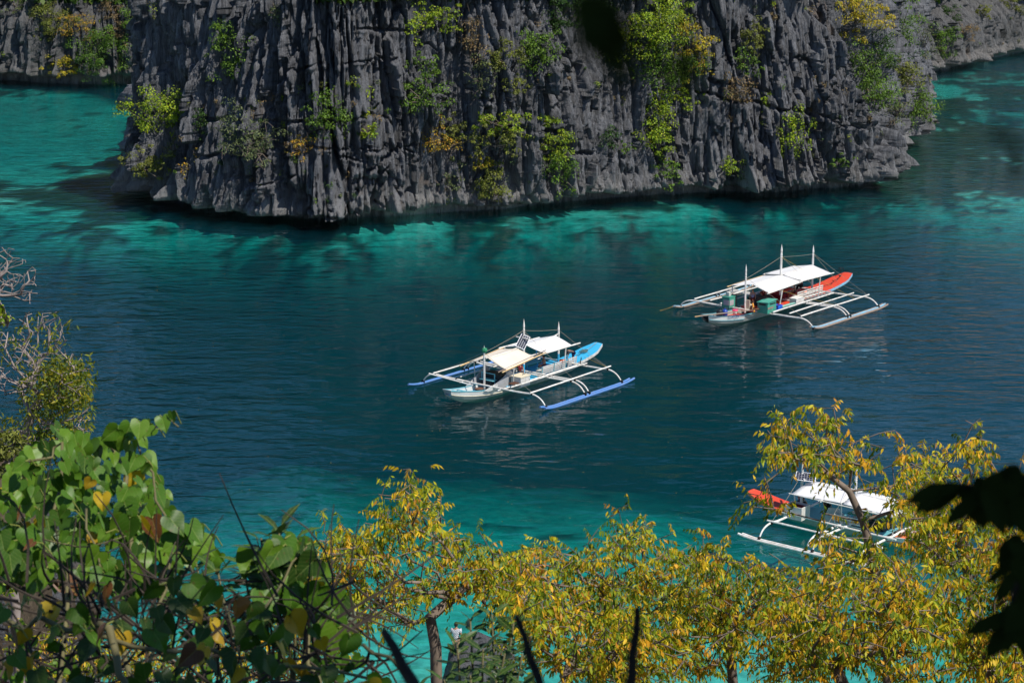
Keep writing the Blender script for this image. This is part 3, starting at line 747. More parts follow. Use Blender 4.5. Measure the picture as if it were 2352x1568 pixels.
    for sgn, (fa, fb) in ((ns, P['float_near']), (-ns, P['float_far'])):
        for k, (dy, dz, m, da) in enumerate(P['float_poles']):
            pts = []; rr = []
            n = 22
            for i in range(n + 1):
                t = i / n; x = fa + da + (fb - fa) * t
                lift = .22 * max(0, (x - (fa - 1.6)) / 1.6) ** 2 + .12 * max(0, ((fb + 1.5) - x) / 1.5) ** 2
                pts.append((x, sgn * (yf + dy), .06 + dz + lift)); rr.append(.074 * (1 + (.10 if i % 2 else 0)))
            MB().tube(pts, rr, 9).build('outrigger_float', m, B)
    # fore-and-aft poles lashed across the beams
    for sgn in (1, -1):
        for y, z, xa, xb, r in P['rails']:
            MB().pole((xa, sgn * y, z), (xb, sgn * (y - .05), z + rnd.uniform(-.03, .08)), r, wob=.02).build('side_pole', M_WHITE, B)
    # ---- masts turned to a spindle point
    for i, (x, z0, z1, r, m, mlow) in enumerate(P['masts']):
        L_ = z1 - z0
        prof = [(r, 0), (r, L_ - 1.15), (r * .8, L_ - 1.12), (r * 1.1, L_ - 1.02), (r * .72, L_ - .98), (r * 1.0, L_ - .92), (r * .95, L_ - .72), (r * .6, L_ - .69), (r * .9, L_ - .62), (r * .95, L_ - .50), (r * .55, L_ - .25), (0.004, L_)]
        mo = MB().lathe(prof, (x, 0, z0), 9).build('mast', m, B, smooth=False)
        if mlow: MB().lathe([(r * 1.03, 0), (r * 1.03, .75)], (x, 0, z0), 9).build('mast_foot', mlow, mo)
    # ---- tarps on ridge and eave poles
    for (rf, ra, ef_n, ea_n, ef_f, ea_f, m, sd) in P['tarps']:
        for k, (ef, ea) in enumerate(((ef_n, ea_n), (ef_f, ea_f))):
            q = MB().grid(cloth([rf, ra, ea, ef], .05, .008, seed=sd + k)); q.build('tarp', m, B, smooth=True, thick=.012)
        MB().pole(Vector(rf) + Vector((.12, 0, -.05)), Vector(ra) + Vector((-.12, 0, -.05)), .045).build('ridge_pole', M_WHITE, B)
    for a, b_, r, m in P['poles']: MB().pole(a, b_, r).build('eave_pole', m, B)
    for a, b_, r, m in P['posts']: MB().tube([a, b_], r, 6).build('awning_post', m, B)
    for a, b_, m in P['stays']:
        a = Vector(a); b_ = Vector(b_)
        MB().tube([a.lerp(b_, t) + Vector((0, 0, -.05 * math.sin(math.pi * t))) for t in (0, .25, .5, .75, 1)], .010, 4).build('stay_rope', m, B)
    B['_'] = 0; del B['_']
    return B

def on(B, p):
    """boat coordinates to world"""
    return B.matrix_basis @ Vector(p)
BS = 1.16
def ground_xy(o): return (o[0] * BS, o[1] * BS, 0.0)

# ---------------------------------------------------------------- first boat (blue)
fl2 = [(-.04, .01, M_BLUEF, .0), (.16, -.03, M_BLUEF, -.28)]
b1 = bangka(dict(loc=ground_xy((0.842, 132.32)), rz=R(-128.83), scale=BS, near=1, kx=1.0, kz=1.0, hw=.92,
    label='white and blue outrigger boat with cream awnings and a blue stern ramp', m_hull=M_HULLG, m_strake=M_HULLW, m_gun=M_TEAL, m_rub=M_CREAM, m_bowplate=M_GREYP, m_fore=M_BLUED,
    m_deck=M_BLUED, m_ramp=M_BLUED, m_rampedge=M_WOODW, strake_x=3.0, strake_h=.62, deck_x=3.3, stern_k=1.0,
    yk=4.2, yf=5.33, zb=.86, rb=.068, sweep=.0, beams=[(4.45, False), (-.05, True), (-4.0, False)],
    float_near=(5.0, -5.0), float_far=(6.0, -4.2), float_poles=fl2,
    rails=[(2.2, .95, 4.2, -4.3, .05), (4.2, .98, 4.7, -4.35, .055), (1.65, .78, 4.9, -4.2, .042)],
    masts=[(4.3, .50, 3.50, .075, M_WOODW, None), (0.05, .62, 4.56, .075, M_WHITE, M_BLUED), (-3.85, .62, 3.68, .075, M_WHITE, M_BLUED)],
    tarps=[((4.0, 0, 2.62), (.76, 0, 2.62), (3.75, 1.5, 1.95), (.85, 1.5, 2.26), (4.1, -1.5, 2.12), (.8, -1.5, 2.36), M_TARPC, 3),
           ((-.12, 0, 2.73), (-3.46, 0, 2.76), (-.25, 1.5, 2.35), (-3.42, 1.5, 2.29), (.2, -1.5, 2.40), (-3.4, -1.5, 2.36), M_TARP, 9)],
    poles=[((4.25, 1.5, 1.86), (-.45, 1.52, 2.34), .05, M_BAMBOO), ((4.5, 1.36, 1.90), (-.6, 1.40, 2.46), .032, M_GREYB), ((5.05, -1.5, 1.98), (.4, -1.5, 2.38), .055, M_BAMBOO), ((.9, -1.52, 2.42), (-3.6, -1.5, 2.36), .05, M_WHITE), ((-.1, 1.5, 2.28), (-4.35, 1.5, 2.27), .055, M_WHITE), ((-3.2, 0, 2.70), (-3.9, 0, 2.82), .04, M_WHITE)],
    posts=[((-2.6, 1.45, .62), (-2.75, 1.48, 2.28), .045, M_WOODW), ((.3, -1.45, .62), (.3, -1.48, 2.36), .04, M_WOODW), ((-3.2, -1.45, .62), (-3.2, -1.48, 2.34), .04, M_BLUED), ((3.5, -1.45, .62), (3.6, -1.48, 2.1), .04, M_WOODW), ((3.0, 1.45, .70), (3.0, 1.48, 2.0), .035, M_WOODW)],
    stays=[((.1, 0, 3.75), (4.3, 0, 3.0), M_ROPE), ((4.3, 0, 3.0), (4.45, -4.3, .98), M_ROPE), ((.1, 0, 3.75), (-.05, 4.2, .98), M_ROPE), ((.1, 0, 3.75), (-.3, -4.2, .98), M_ROPE), ((.1, 0, 3.75), (-3.8, 0, 3.1), M_ROPE), ((-3.8, 0, 3.1), (-4.0, 4.2, 1.0), M_ROPE),
           ((-3.8, 0, 3.1), (-4.0, -4.2, 1.0), M_ROPE), ((4.3, 0, 3.0), (4.45, 4.2, .98), M_ROPE), ((-6.5, .6, .9), (-4.0, 4.2, 1.0), M_ROPE), ((-6.1, .6, .85), (-4.05, 4.1, 1.0), M_YROPE)]))
solar_panel(b1, (.30, .12, 3.02), .66, 1.02, (.72, .62, .62), (-.28, .30, 1))
MB().tube([(.2, -.55, 3.25), (.2, .6, 3.25)], .045, 6).build('panel_bracket', M_WOODW, b1)
# grey spray boards that rise from the fore gunwale to the awning
for sgn in (1, -1):
    MB().add([(5.3, sgn * .86, .70), (4.4, sgn * 1.0, .98), (3.6, sgn * 1.06, 1.30), (2.9, sgn * 1.08, 1.72), (2.45, sgn * 1.08, 1.35), (2.3, sgn * 1.08, .95), (2.2, sgn * 1.06, .6), (3.6, sgn * 1.02, .58)], [(0, 1, 2, 3, 4, 5, 6, 7)]).build('spray_board', M_GREYP, b1, thick=.04)
MB().add([(5.35, .88, .72), (4.45, 1.03, 1.0), (4.1, 1.05, .92), (4.3, 1.02, .66), (5.0, .92, .6)], [(0, 1, 2, 3, 4)]).build('spray_board_cap', M_HULLW, b1, thick=.03)
nt_ = MB(); nt_.lathe([(.02, .30), (.16, .22), (.20, .1), (.12, -.06)], (4.26, 0, 3.05), 8); nt_.build('mast_net', mat('green_net', (.03, .2, .1), .9), b1)

# ---------------------------------------------------------------- second boat (red stern)
fl3 = [(-.20, .0, M_GREYB, .0), (.0, .03, M_SKYF, -.05), (.19, -.02, M_GREYB, -.15)]
b2 = bangka(dict(loc=ground_xy((21.33, 156.09)), rz=R(-129.8), scale=BS, near=1, kx=1.28, kz=1.05, hw=1.02,
    label='white outrigger boat with white awnings, red stern ramp and green box', m_hull=M_HULLG, m_strake=M_HULLW, m_gun=M_TEAL, m_rub=M_TEAL, m_bowplate=M_DARK, m_fore=M_REDD,
    m_deck=M_REDD, m_ramp=M_REDD, m_rampedge=M_SKYF, strake_x=4.5, strake_h=.60, deck_x=2.9, stern_k=.95,
    yk=5.0, yf=6.2, zb=.72, rb=.076, sweep=.25, beams=[(4.5, False), (-.75, True), (-5.4, False)],
    float_near=(5.0, -6.2), float_far=(5.7, -5.6), float_poles=fl3,
    rails=[(2.45, .85, 4.6, -4.6, .057), (3.7, .86, 4.2, -5.6, .055), (4.95, .88, 4.6, -5.9, .06)],
    masts=[(4.8, .50, 4.37, .075, M_WHITE, None), (-.3, .62, 5.21, .092, M_WHITE, None), (-5.15, .62, 4.46, .085, M_WHITE, None)],
    tarps=[((3.8, 0, 2.62), (-.42, 0, 2.72), (4.0, 1.65, 2.20), (-.75, 1.65, 2.34), (4.4, -1.65, 2.40), (-.5, -1.65, 2.46), M_TARP, 21),
           ((-.55, 0, 2.74), (-5.05, 0, 2.82), (-.82, 1.65, 2.41), (-5.4, 1.65, 2.28), (-.5, -1.65, 2.58), (-4.8, -1.65, 2.56), M_TARP, 29)],
    poles=[((4.25, 1.66, 2.14), (-.9, 1.66, 2.30), .05, M_WHITE), ((-.4, 1.66, 2.36), (-5.75, 1.66, 2.26), .05, M_WHITE), ((4.9, -1.66, 2.36), (-.6, -1.66, 2.44), .05, M_BAMBOO), ((-.3, -1.66, 2.54), (-5.0, -1.66, 2.52), .05, M_WHITE)],
    posts=[((-3.6, 1.55, .62), (-3.75, 1.6, 2.3), .045, M_WOODW), ((2.2, 1.5, .62), (1.9, 1.6, 2.2), .045, M_WOODW), ((2.0, 1.45, .62), (2.05, 1.6, 2.2), .03, M_WOODW), ((4.2, -1.5, .62), (4.25, -1.6, 2.38), .045, M_WOODW), ((-4.6, -1.5, .62), (-4.6, -1.6, 2.5), .04, M_WOODW), ((-.6, -1.5, .62), (-.6, -1.6, 2.5), .04, M_WOODW)],
    stays=[((-.25, 0, 4.2), (4.8, 0, 3.2), M_ROPE), ((4.8, 0, 3.2), (4.5, -5.0, .9), M_ROPE), ((-.25, 0, 4.2), (-.75, 5.0, .9), M_ROPE), ((-.25, 0, 4.2), (-.75, -5.0, .9), M_ROPE), ((-.25, 0, 4.2), (-3.6, 4.9, .9), M_YROPE), ((-.25, 0, 4.2), (-5.1, 0, 3.7), M_ROPE),
           ((-5.1, 0, 3.8), (-5.4, 5.0, .95), M_ROPE), ((-5.1, 0, 3.8), (-8.6, .4, .9), M_ROPE), ((4.8, 0, 3.3), (4.5, 5.0, .9), M_ROPE), ((-8.2, .6, .9), (-5.4, 5.0, .95), M_ROPE), ((2.6, 1.66, 2.2), (-.9, 4.6, .85), M_YROPE), ((5.6, -6.2, .3), (6.6, -6.9, .0), M_YROPE)]))
# rungs between hull side and rail on the after near side
for k in range(7):
    x = -4.4 + k * .55
    MB().box((x, 1.95, .84), (.10, 1.0, .04)).build('rung', M_WOODW, b2)
MB().box((-2.75, 1.45, .82), (3.8, .16, .06)).build('side_plank', M_WOODW, b2)
# lettering on the near bow strake
tc_ = bpy.data.curves.new('bow_lettering', 'FONT'); tc_.body = 'CORON'; tc_.size = .34; tc_.extrude = .004
to = bpy.data.objects.new('bow_lettering', tc_); COL.objects.link(to)
dg = bpy.context.evaluated_depsgraph_get(); tm = bpy.data.meshes.new_from_object(to.evaluated_get(dg)); bpy.data.objects.remove(to)
lt = link('bow_lettering', tm, M_NAVYT, b2)
lt.matrix_local = Matrix.Translation((8.25, .715, .73)) @ Euler((R(82), 0, R(180 - 13)), 'XYZ').to_matrix().to_4x4() @ Matrix.Shear('XY', 4, (.15, 0))

# ---------------------------------------------------------------- third boat (behind the branches)
P3_LOC = (18.1, 101.0)
flw = [(-.1, .0, M_WHITE, .0), (.1, -.02, M_WHITE, -.2)]
b3 = bangka(dict(loc=ground_xy(P3_LOC), rz=R(-38.8), scale=BS * .84, near=-1, kx=.88, kz=1.0, hw=.95,
    label='white outrigger boat with red stern half hidden behind yellow branches', m_hull=M_HULLG, m_strake=M_HULLW, m_gun=M_WHITE, m_rub=M_REDD, m_bowplate=M_REDD, m_fore=M_ORANGE,
    m_deck=M_TEAL, m_ramp=M_REDD, m_rampedge=M_ORANGE, strake_x=3.0, strake_h=.6, deck_x=3.3, stern_k=1.0,
    yk=4.1, yf=5.2, zb=.9, rb=.08, sweep=-.2, beams=[(3.6, False), (0.2, True), (-3.4, False)],
    float_near=(4.9, -4.9), float_far=(5.2, -4.6), float_poles=flw,
    rails=[(2.2, .98, 4.3, -3.9, .066), (4.1, 1.0, 4.4, -3.8, .07)],
    masts=[(4.2, .5, 3.4, .08, M_WHITE, None), (0.2, .62, 4.5, .08, M_WHITE, None), (-3.7, .62, 3.9, .085, M_WHITE, None)],
    tarps=[((3.9, 0, 2.6), (.3, 0, 2.62), (3.9, -1.6, 2.2), (.2, -1.6, 2.3), (3.9, 1.6, 2.2), (.3, 1.6, 2.3), M_TARP, 41),
           ((.1, 0, 2.66), (-3.3, 0, 2.60), (.1, -1.6, 2.32), (-3.5, -1.6, 2.2), (.1, 1.6, 2.32), (-3.5, 1.6, 2.25), M_TARP, 47)],
    poles=[((4.1, -1.6, 2.14), (-3.7, -1.6, 2.2), .045, M_WHITE), ((4.1, 1.6, 2.14), (-3.7, 1.6, 2.2), .045, M_WHITE)],
    posts=[((-3.2, -1.5, .62), (-3.3, -1.58, 2.2), .045, M_WOODW), ((.1, -1.5, .62), (.1, -1.58, 2.3), .04, M_WOODW), ((3.7, -1.5, .62), (3.7, -1.58, 2.2), .04, M_WOODW), ((3.7, 1.5, .62), (3.7, 1.58, 2.2), .04, M_WOODW), ((-3.2, 1.5, .62), (-3.3, 1.58, 2.2), .04, M_WOODW)],
    stays=[((-3.7, 0, 3.1), (-3.4, -4.1, 1.0), M_ROPE), ((-3.7, 0, 3.1), (.2, 0, 3.7), M_ROPE), ((.2, 0, 3.7), (4.2, 0, 3.0), M_ROPE), ((.2, 0, 3.7), (.2, -4.1, 1.0), M_ROPE)]))
solar_panel(b3, (-3.35, -.15, 3.02), .85, 1.3, (.22, -.3, .93), (.85, .4, 0), 4, 7)
MB().box((-3.65, .0, 2.90), (.12, 1.5, .10), Euler((0, 0, R(40))).to_matrix()).build('panel_bracket', M_WHITE, b3)

# ------------------------------------------------------------------ people
def skin_mesh(name, V, E, root, sub=1):
    """V: list of ((x,y,z), radius)"""
    me = bpy.data.meshes.new(name + '_cage'); me.from_pydata([v for v, r in V], E, [])
    o = bpy.data.objects.new('cage', me); COL.objects.link(o)
    m = o.modifiers.new('Skin', 'SKIN'); m.use_smooth_shade = True
    for i, (v, r) in enumerate(V):
        d = me.skin_vertices[0].data[i]; d.radius = (r, r); d.use_root = (i == root)
    if sub:
        s2 = o.modifiers.new('Sub', 'SUBSURF'); s2.levels = sub; s2.render_levels = sub
    dg = bpy.context.evaluated_depsgraph_get()
    out = bpy.data.meshes.new_from_object(o.evaluated_get(dg)); out.name = name
    bpy.data.objects.remove(o); bpy.data.meshes.remove(me)
    return out
POSES = dict(
    stand=dict(pelvis=(0, 0, .92), waist=(.0, 0, 1.08), chest=(.01, 0, 1.30), neck=(.0, 0, 1.46), head=(.03, 0, 1.60), sh=(0, .19, 1.40), el=(-.02, .25, 1.13), ha=(.08, .24, .90), hip=(0, .095, .88), kn=(.03, .105, .48), an=(0, .11, .09), toe=(.15, .13, .03)),
    bend=dict(pelvis=(0, 0, .90), waist=(.14, 0, 1.00), chest=(.34, 0, 1.06), neck=(.50, 0, 1.04), head=(.63, 0, .98), sh=(.42, .18, 1.03), el=(.46, .22, .76), ha=(.52, .18, .52), hip=(-.02, .095, .86), kn=(.05, .12, .47), an=(-.03, .14, .09), toe=(.12, .16, .03)),
    sit=dict(pelvis=(0, 0, .10), waist=(-.01, 0, .27), chest=(.03, 0, .48), neck=(.04, 0, .65), head=(.08, 0, .79), sh=(.03, .19, .58), el=(.10, .25, .33), ha=(.32, .17, .22), hip=(.05, .095, .09), kn=(.45, .14, .10), an=(.46, .14, -.30), toe=(.6, .15, -.36)))
M_SKIN = mat('skin', (0.36, 0.19, 0.115), 0.6, 0.3); M_HAIR = mat('dark_hair', (0.012, 0.01, 0.009), 0.7)
def cloth_mat(n, c): return mat(n, c, 0.9, 0.1)
M_NAVY = cloth_mat('navy_cloth', (0.02, 0.025, 0.07)); M_BLK = cloth_mat('black_cloth', (0.014, 0.014, 0.018)); M_MAROON = cloth_mat('maroon_cloth', (0.13, 0.015, 0.02)); M_DGREY = cloth_mat('dark_grey_cloth', (0.06, 0.055, 0.065)); M_LILAC = cloth_mat('lilac_cloth', (0.25, 0.24, 0.36))
M_TAN = cloth_mat('tan_cloth', (0.42, 0.26, 0.16))
M_STRIPE = bpy.data.materials.new('striped_cloth'); M_STRIPE.use_nodes = True
_n = M_STRIPE.node_tree.nodes; _l = M_STRIPE.node_tree.links
_tc = _n.new('ShaderNodeTexCoord'); _w = _n.new('ShaderNodeTexWave'); _w.inputs['Scale'].default_value = 7; _w.inputs['Distortion'].default_value = 1.5; _w.bands_direction = 'DIAGONAL'
_r = _n.new('ShaderNodeValToRGB'); _r.color_ramp.interpolation = 'CONSTANT'; _r.color_ramp.elements[0].color = (.05, .06, .1, 1); _r.color_ramp.elements[1].position = .45; _r.color_ramp.elements[1].color = (.75, .74, .76, 1)
_l.new(_tc.outputs['Object'], _w.inputs['Vector']); _l.new(_w.outputs['Fac'], _r.inputs[0]); _l.new(_r.outputs[0], _n['Principled BSDF'].inputs['Base Color'])

def person(label, pose, loc, face, top=None, legs=None, hair=True, group=None, sc=1.0, cap=None):
    J = dict(POSES[pose])
    t = empty('person', loc, face, sc); tag(t, label, 'person', group)
    v3 = lambda k, s: (J[k][0], J[k][1] * s, J[k][2])
    V = [(J['pelvis'], .125), (J['waist'], .115), (J['chest'], .135), (J['neck'], .055), (J['head'], .05)]
    E = [(0, 1), (1, 2), (2, 3), (3, 4)]
    for s in (1, -1):
        n = len(V)
        V += [(v3('sh', s), .062), (v3('el', s), .043), (v3('ha', s), .030)]
        h = Vector(v3('ha', s)); e = Vector(v3('el', s)); d = (h - e).normalized()
        V += [(tuple(h + d * .075), .034)]
        E += [(2, n), (n, n + 1), (n + 1, n + 2), (n + 2, n + 3)]
        n = len(V)
        V += [(v3('hip', s), .092), (v3('kn', s), .058), (v3('an', s), .040), (v3('toe', s), .034)]
        E += [(0, n), (n, n + 1), (n + 1, n + 2), (n + 2, n + 3)]
    me = skin_mesh('body', V, E, 0)
    # head with nose, ears and eye sockets, and the hands' five fingers, welded into the one body mesh
    hb = MB(); hx, hy, hz = J['head']
    hb.ball((hx, hy, hz + .015), .1, (.98, .80, 1.22), 12, 9)
    hb.ball((hx + .098, 0, hz), .02, (.9, .7, 1.2), 6, 4)
    for s in (1, -1):
        hb.ball((hx - .005, s * .083, hz + .005), .024, (.8, .4, 1.2), 6, 4)
        h = Vector(v3('ha', s)); e = Vector(v3('el', s)); d = (h - e).normalized(); side = d.cross(Vector((0, 1, 0))).normalized()
        p0 = h + d * .07
        for k, ln in enumerate((.065, .078, .082, .072)):
            b = p0 + side * (-.027 + .018 * k)
            hb.tube([b, b + d * ln * .5, b + d * ln * .8 + Vector((0, -s * .012, 0)), b + d * ln + Vector((0, -s * .03, 0))], [.009, .009, .008, .006], 5)
        b = h + d * .02 - side * .03
        hb.tube([b, b - side * .03 + d * .03, b - side * .035 + d * .065], [.011, .010, .007], 5)
    bm = bmesh.new(); bm.from_mesh(me); bm.from_mesh(hb.mesh('head_tmp', True)); bm.to_mesh(me); bm.free()
    me.polygons.foreach_set('use_smooth', [True] * len(me.polygons))
    link('body', me, M_SKIN, t)
    ey = MB()
    for s in (1, -1): ey.ball((hx + .085, s * .033, hz + .03), .011, (1, 1, 1), 6, 4)
    ey.build('eyes', M_HAIR, t)
    if hair:
        hm = MB(); hm.ball((hx - .018, hy, hz + .038), .108, (.98, .86, 1.16), 12, 8)
        hm.v = [(x, y, z if not (x > hx + .06 and z < hz + .07) else hz + .07) for x, y, z in hm.v]
        hm.v = [(x, y, max(z, hz - .045)) for x, y, z in hm.v]
        hm.build('hair', M_HAIR if not cap else cap, t, smooth=True)
        if cap: MB().box((hx + .13, 0, hz + .07), (.11, .15, .012)).build('cap_peak', cap, t)
    if top:
        W = [(tuple(Vector(J['pelvis']) * .5 + Vector(J['waist']) * .5), .142), (J['waist'], .134), (J['chest'], .155), (tuple(Vector(J['chest']).lerp(Vector(J['neck']), .75)), .075)]
        F = [(0, 1), (1, 2), (2, 3)]
        for s in (1, -1):
            n = len(W); W += [(v3('sh', s), .080), (tuple(Vector(v3('sh', s)).lerp(Vector(v3('el', s)), top[1])), .066)]; F += [(2, n), (n, n + 1)]
        link('shirt', skin_mesh('shirt', W, F, 1), top[0], t)
    if legs:
        W = [(J['pelvis'], .145)]; F = []
        for s in (1, -1):
            n = len(W); W += [(v3('hip', s), .112), (tuple(Vector(v3('hip', s)).lerp(Vector(v3('kn', s)), legs[1])), .085)]; F += [(0, n), (n, n + 1)]
            if legs[1] > .9:
                W += [(tuple(Vector(v3('kn', s)).lerp(Vector(v3('an', s)), .85)), .058)]; F += [(n + 1, n + 2)]
        link('trousers' if legs[1] > .9 else 'shorts', skin_mesh('shorts', W, F, 0), legs[0], t)
    return t
PG = 'people on the boats'
WX = R(180)                                                   # facing left in the picture
a1 = R(-128.83); a2 = R(-129.8); a3 = R(-38.8)
person('person in dark top and navy shorts bending at the foot of the blue ramp', 'bend', on(b1, (-4.75, .62, .60)), R(190), (M_DGREY, .95), (M_NAVY, .8), cap=M_BLK, group=PG)
person('shirtless person with dark hair sitting on the bench under the rear cream awning', 'sit', on(b1, (-1.55, .55, .98)), R(200), None, (M_NAVY, .8), group=PG)
person('person in a red top sitting on the far bench under the cream awnings', 'sit', on(b1, (-.35, -.75, 1.0)), R(-110), (M_RED, .5), (M_BLK, .8), group=PG)
person('person in maroon sitting low behind the white storage box of the blue boat', 'sit', on(b1, (.55, .05, .85)), R(-60), (M_MAROON, .5), (M_DGREY, .7), group=PG)
person('person in lilac sleeveless top and maroon shorts standing beside the green box', 'stand', on(b2, (3.35, -.25, .62)), R(-100), (M_LILAC, .12), (M_MAROON, .75), group=PG)
person('person in black sitting on the white bench of the boat with the red stern', 'sit', on(b2, (-1.75, .45, .98)), R(170), (M_BLK, .5), (M_MAROON, .8), group=PG)
person('person in dark clothes seated at the rear mast in front of the red ramp', 'sit', on(b2, (-4.1, -.35, 1.05)), R(150), (M_BLK, .6), (M_BLK, .95), group=PG)
person('person in dark red sitting in the shade of the far white awning', 'sit', on(b2, (1.2, -.7, 1.0)), R(-60), (M_MAROON, .5), (M_BLK, .9), group=PG)
person('person dressed in black standing amidships on the nearest boat', 'stand', on(b3, (-1.5, -.55, .62)), R(-70), (M_BLK, .9), (M_BLK, .95), group=PG)
person('person in a red top standing near the middle mast of the nearest boat', 'stand', on(b3, (.75, .35, .62)), R(-60), (M_RED, .5), (M_BLK, .8), group=PG)
person('person in dark navy sitting by the red stern of the nearest boat', 'sit', on(b3, (-3.9, .2, .95)), R(40), (M_NAVY, .6), (M_BLK, .9), group=PG)

# ------------------------------------------------------------------ loose things on the boats
def thing(name, B, p, ang, label, cat, group=None, sc=BS):
    t = empty(name, on(B, p), B.rotation_euler.z + ang, sc); tag(t, label, cat, group); return t
BG = 'slatted benches on the boats'
def bench_on(B, p, ang, ln, ms, mp, label, high=.62, sc=BS): return slat_bench('bench', label, BG, None, on(B, p), B.rotation_euler.z + ang, ln, ms, mp, sc, high)
bench_on(b1, (-3.15, 1.13, .63), 0, 2.75, M_WOODW, M_TEAL, 'long grey-blue slatted bench on the near side of the boat with the blue ramp')
bench_on(b1, (-4.35, 1.13, .63), 0, 1.0, M_WOODW, M_WOODW, 'short whitish slatted bench between the bending person and the rear awning post')
bench_on(b1, (.6, -1.13, .63), R(180), 3.6, M_TEAL, M_BLUED, 'blue slatted bench on the far side of the boat with the blue ramp')
bench_on(b2, (-4.75, 1.16, .63), 0, 3.9, M_WHITE, M_WHITE, 'long white slatted bench on the near side in front of the red ramp', .70)
bench_on(b2, (.8, -1.16, .63), R(180), 4.6, M_REDD, M_WHITE, 'red slatted bench on the far side of the boat with the red ramp')
bench_on(b3, (1.6, -1.16, .63), R(180), -.01 + 2.2, M_WHITE, M_WHITE, 'white slatted bench on the near side of the boat behind the branches', .75, BS * .84)
# storage box on the first boat
t = thing('storage_box', b1, (2.42, 1.60, .66), 0, 'weathered white storage box on the near side of the blue boat', 'box')
MB().box((0, 0, .31), (1.0, .82, .62)).build('body', M_BOXW, t); MB().box((0, 0, .645), (1.08, .9, .05)).build('lid', M_CREAM, t)
dr = MB().box((-.22, .418, .31), (.46, .018, .52)).build('door', M_WOODW, t); MB().box((.26, .418, .31), (.44, .018, .52)).build('door', M_WOODW, t); MB().box((-.40, .435, .36), (.03, .02, .09)).build('handle', M_BLACK, dr)
MB().tube([(-.1, .1, .69), (-.25, .0, .70), (-.42, .05, .69)], .02, 5).build('latch', M_BLACK, t)
t = thing('brazier', b1, (3.35, 1.75, .70), 0, 'small rusty iron brazier beside the white storage box', 'grill')
MB().box((0, 0, .28), (.62, .40, .05)).build('tray', M_RUST, t)
for x in (-.29, .29):
    for y in (-.18, .18): MB().box((x, y, .14), (.03, .03, .28)).build('leg', M_RUST, t)
for x in (-.2, -.07, .07, .2): MB().box((x, 0, .315), (.02, .38, .012)).build('grate_bar', M_RUST, t)
MB().box((0, 0, .08), (.5, .3, .03)).build('shelf', M_RUST, t)
t = thing('locker_seat', b1, (1.55, .62, .63), 0, 'blue-topped locker seat behind the white storage box', 'seat')
MB().box((0, 0, .20), (.9, .5, .40)).build('body', M_HULLW, t); MB().box((0, 0, .42), (1.0, .6, .05)).build('seat', M_BLUED, t)
t = thing('steering_frame', b1, (3.75, -.1, .60), 0, 'teal frame of the helm behind the front mast of the blue boat', 'helm')
for y in (-.55, .55):
    MB().box((0, y, .45), (.06, .06, .9)).build('post', M_TEAL, t)
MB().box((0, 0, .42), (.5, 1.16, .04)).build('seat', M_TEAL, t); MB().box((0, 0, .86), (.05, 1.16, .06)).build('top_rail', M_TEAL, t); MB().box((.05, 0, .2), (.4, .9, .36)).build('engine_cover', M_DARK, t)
t = thing('rope_coil', b1, (-6.75, .02, .98), 0, 'grey-green rope lying coiled on the blue stern ramp', 'rope')
c = MB(); pts = []
for k in range(70):
    a = k * .42; r = .15 + .10 * math.sin(k * .37) + .05 * rnd.random(); pts.append((r * math.cos(a) * 1.5 - .0, r * math.sin(a), .02 + .025 * rnd.random() - r * math.cos(a) * 1.5 * .12))
pts += [(.7 + .12 * math.sin(k * 1.9), .15 * math.cos(k * 1.3), -.06 - .05 * k) for k in range(4)]
c.tube(pts, .022, 5); c.build('coil', mat('green_rope', (.06, .12, .12), .9), t)
tl = MB(); tl.tube([(-.2, .0, .04), (-.7, .04, .13), (-1.2, .02, .28), (-1.6, 0, .40)], .014, 4); tl.build('tail', M_ROPE, t)
t = thing('anchor', b1, (-4.75, 1.25, .72), 0, 'black grapnel anchor hung on the edge of the blue ramp', 'anchor')
MB().tube([(.35, .25, -.02), (0, 0, .12), (-.35, -.2, .3)], .03, 6).build('shank', M_BLACK, t)
for k in range(3):
    a = k * 2.1; MB().tube(arc_pts((.35, .25, -.02), (.55 + .1 * math.cos(a), .35 + .25 * math.sin(a), .0 + .22 * math.cos(a)), (.25 + .05 * math.cos(a), .32 + .35 * math.sin(a), .12 + .28 * math.cos(a)), 6), .026, 5).build('fluke', M_BLACK, t)
def jacket(B, p, ang, label):
    t = thing('life_jacket', B, p, ang, label, 'life jacket', 'life jackets on the benches')
    MB().box((0, -.12, .10), (.26, .2, .14), Euler((0, .2, .2)).to_matrix(), taper=.8).build('panel', M_LIFE, t); MB().box((.04, .12, .11), (.28, .2, .14), Euler((.1, .1, -.3)).to_matrix(), taper=.8).build('panel', M_LIFE, t); MB().box((-.12, 0, .14), (.12, .4, .12)).build('collar', M_LIFE, t)
jacket(b1, (-3.2, .82, .98), .4, 'orange life jacket lying on the near bench beside the bending person')
jacket(b2, (-2.5, .85, .98), .2, 'orange-red life jacket on the white bench next to the seated person')
t = thing('bucket', b1, (5.0, .15, .42), 0, 'dark red tub at the foot of the front mast in the blue boat', 'tub'); MB().lathe([(.20, 0), (.28, .26), (.30, .27), (.26, .25), (.2, .06)], n=12).build('body', M_MAROON, t); MB().lathe([(.29, .235), (.31, .25), (.31, .28), (.29, .285)], n=12).build('rim', M_RUST, t)
t = thing('oar', b1, (5.9, -1.6, .98), R(115), 'whitish steering pole propped across the front beam of the blue boat', 'pole'); MB().pole((-1.5, 0, .55), (1.4, 0, -.05), .05).build('shaft', M_WHITE, t); MB().box((1.45, 0, -.06), (.2, .1, .09)).build('tip', M_WOODW, t)

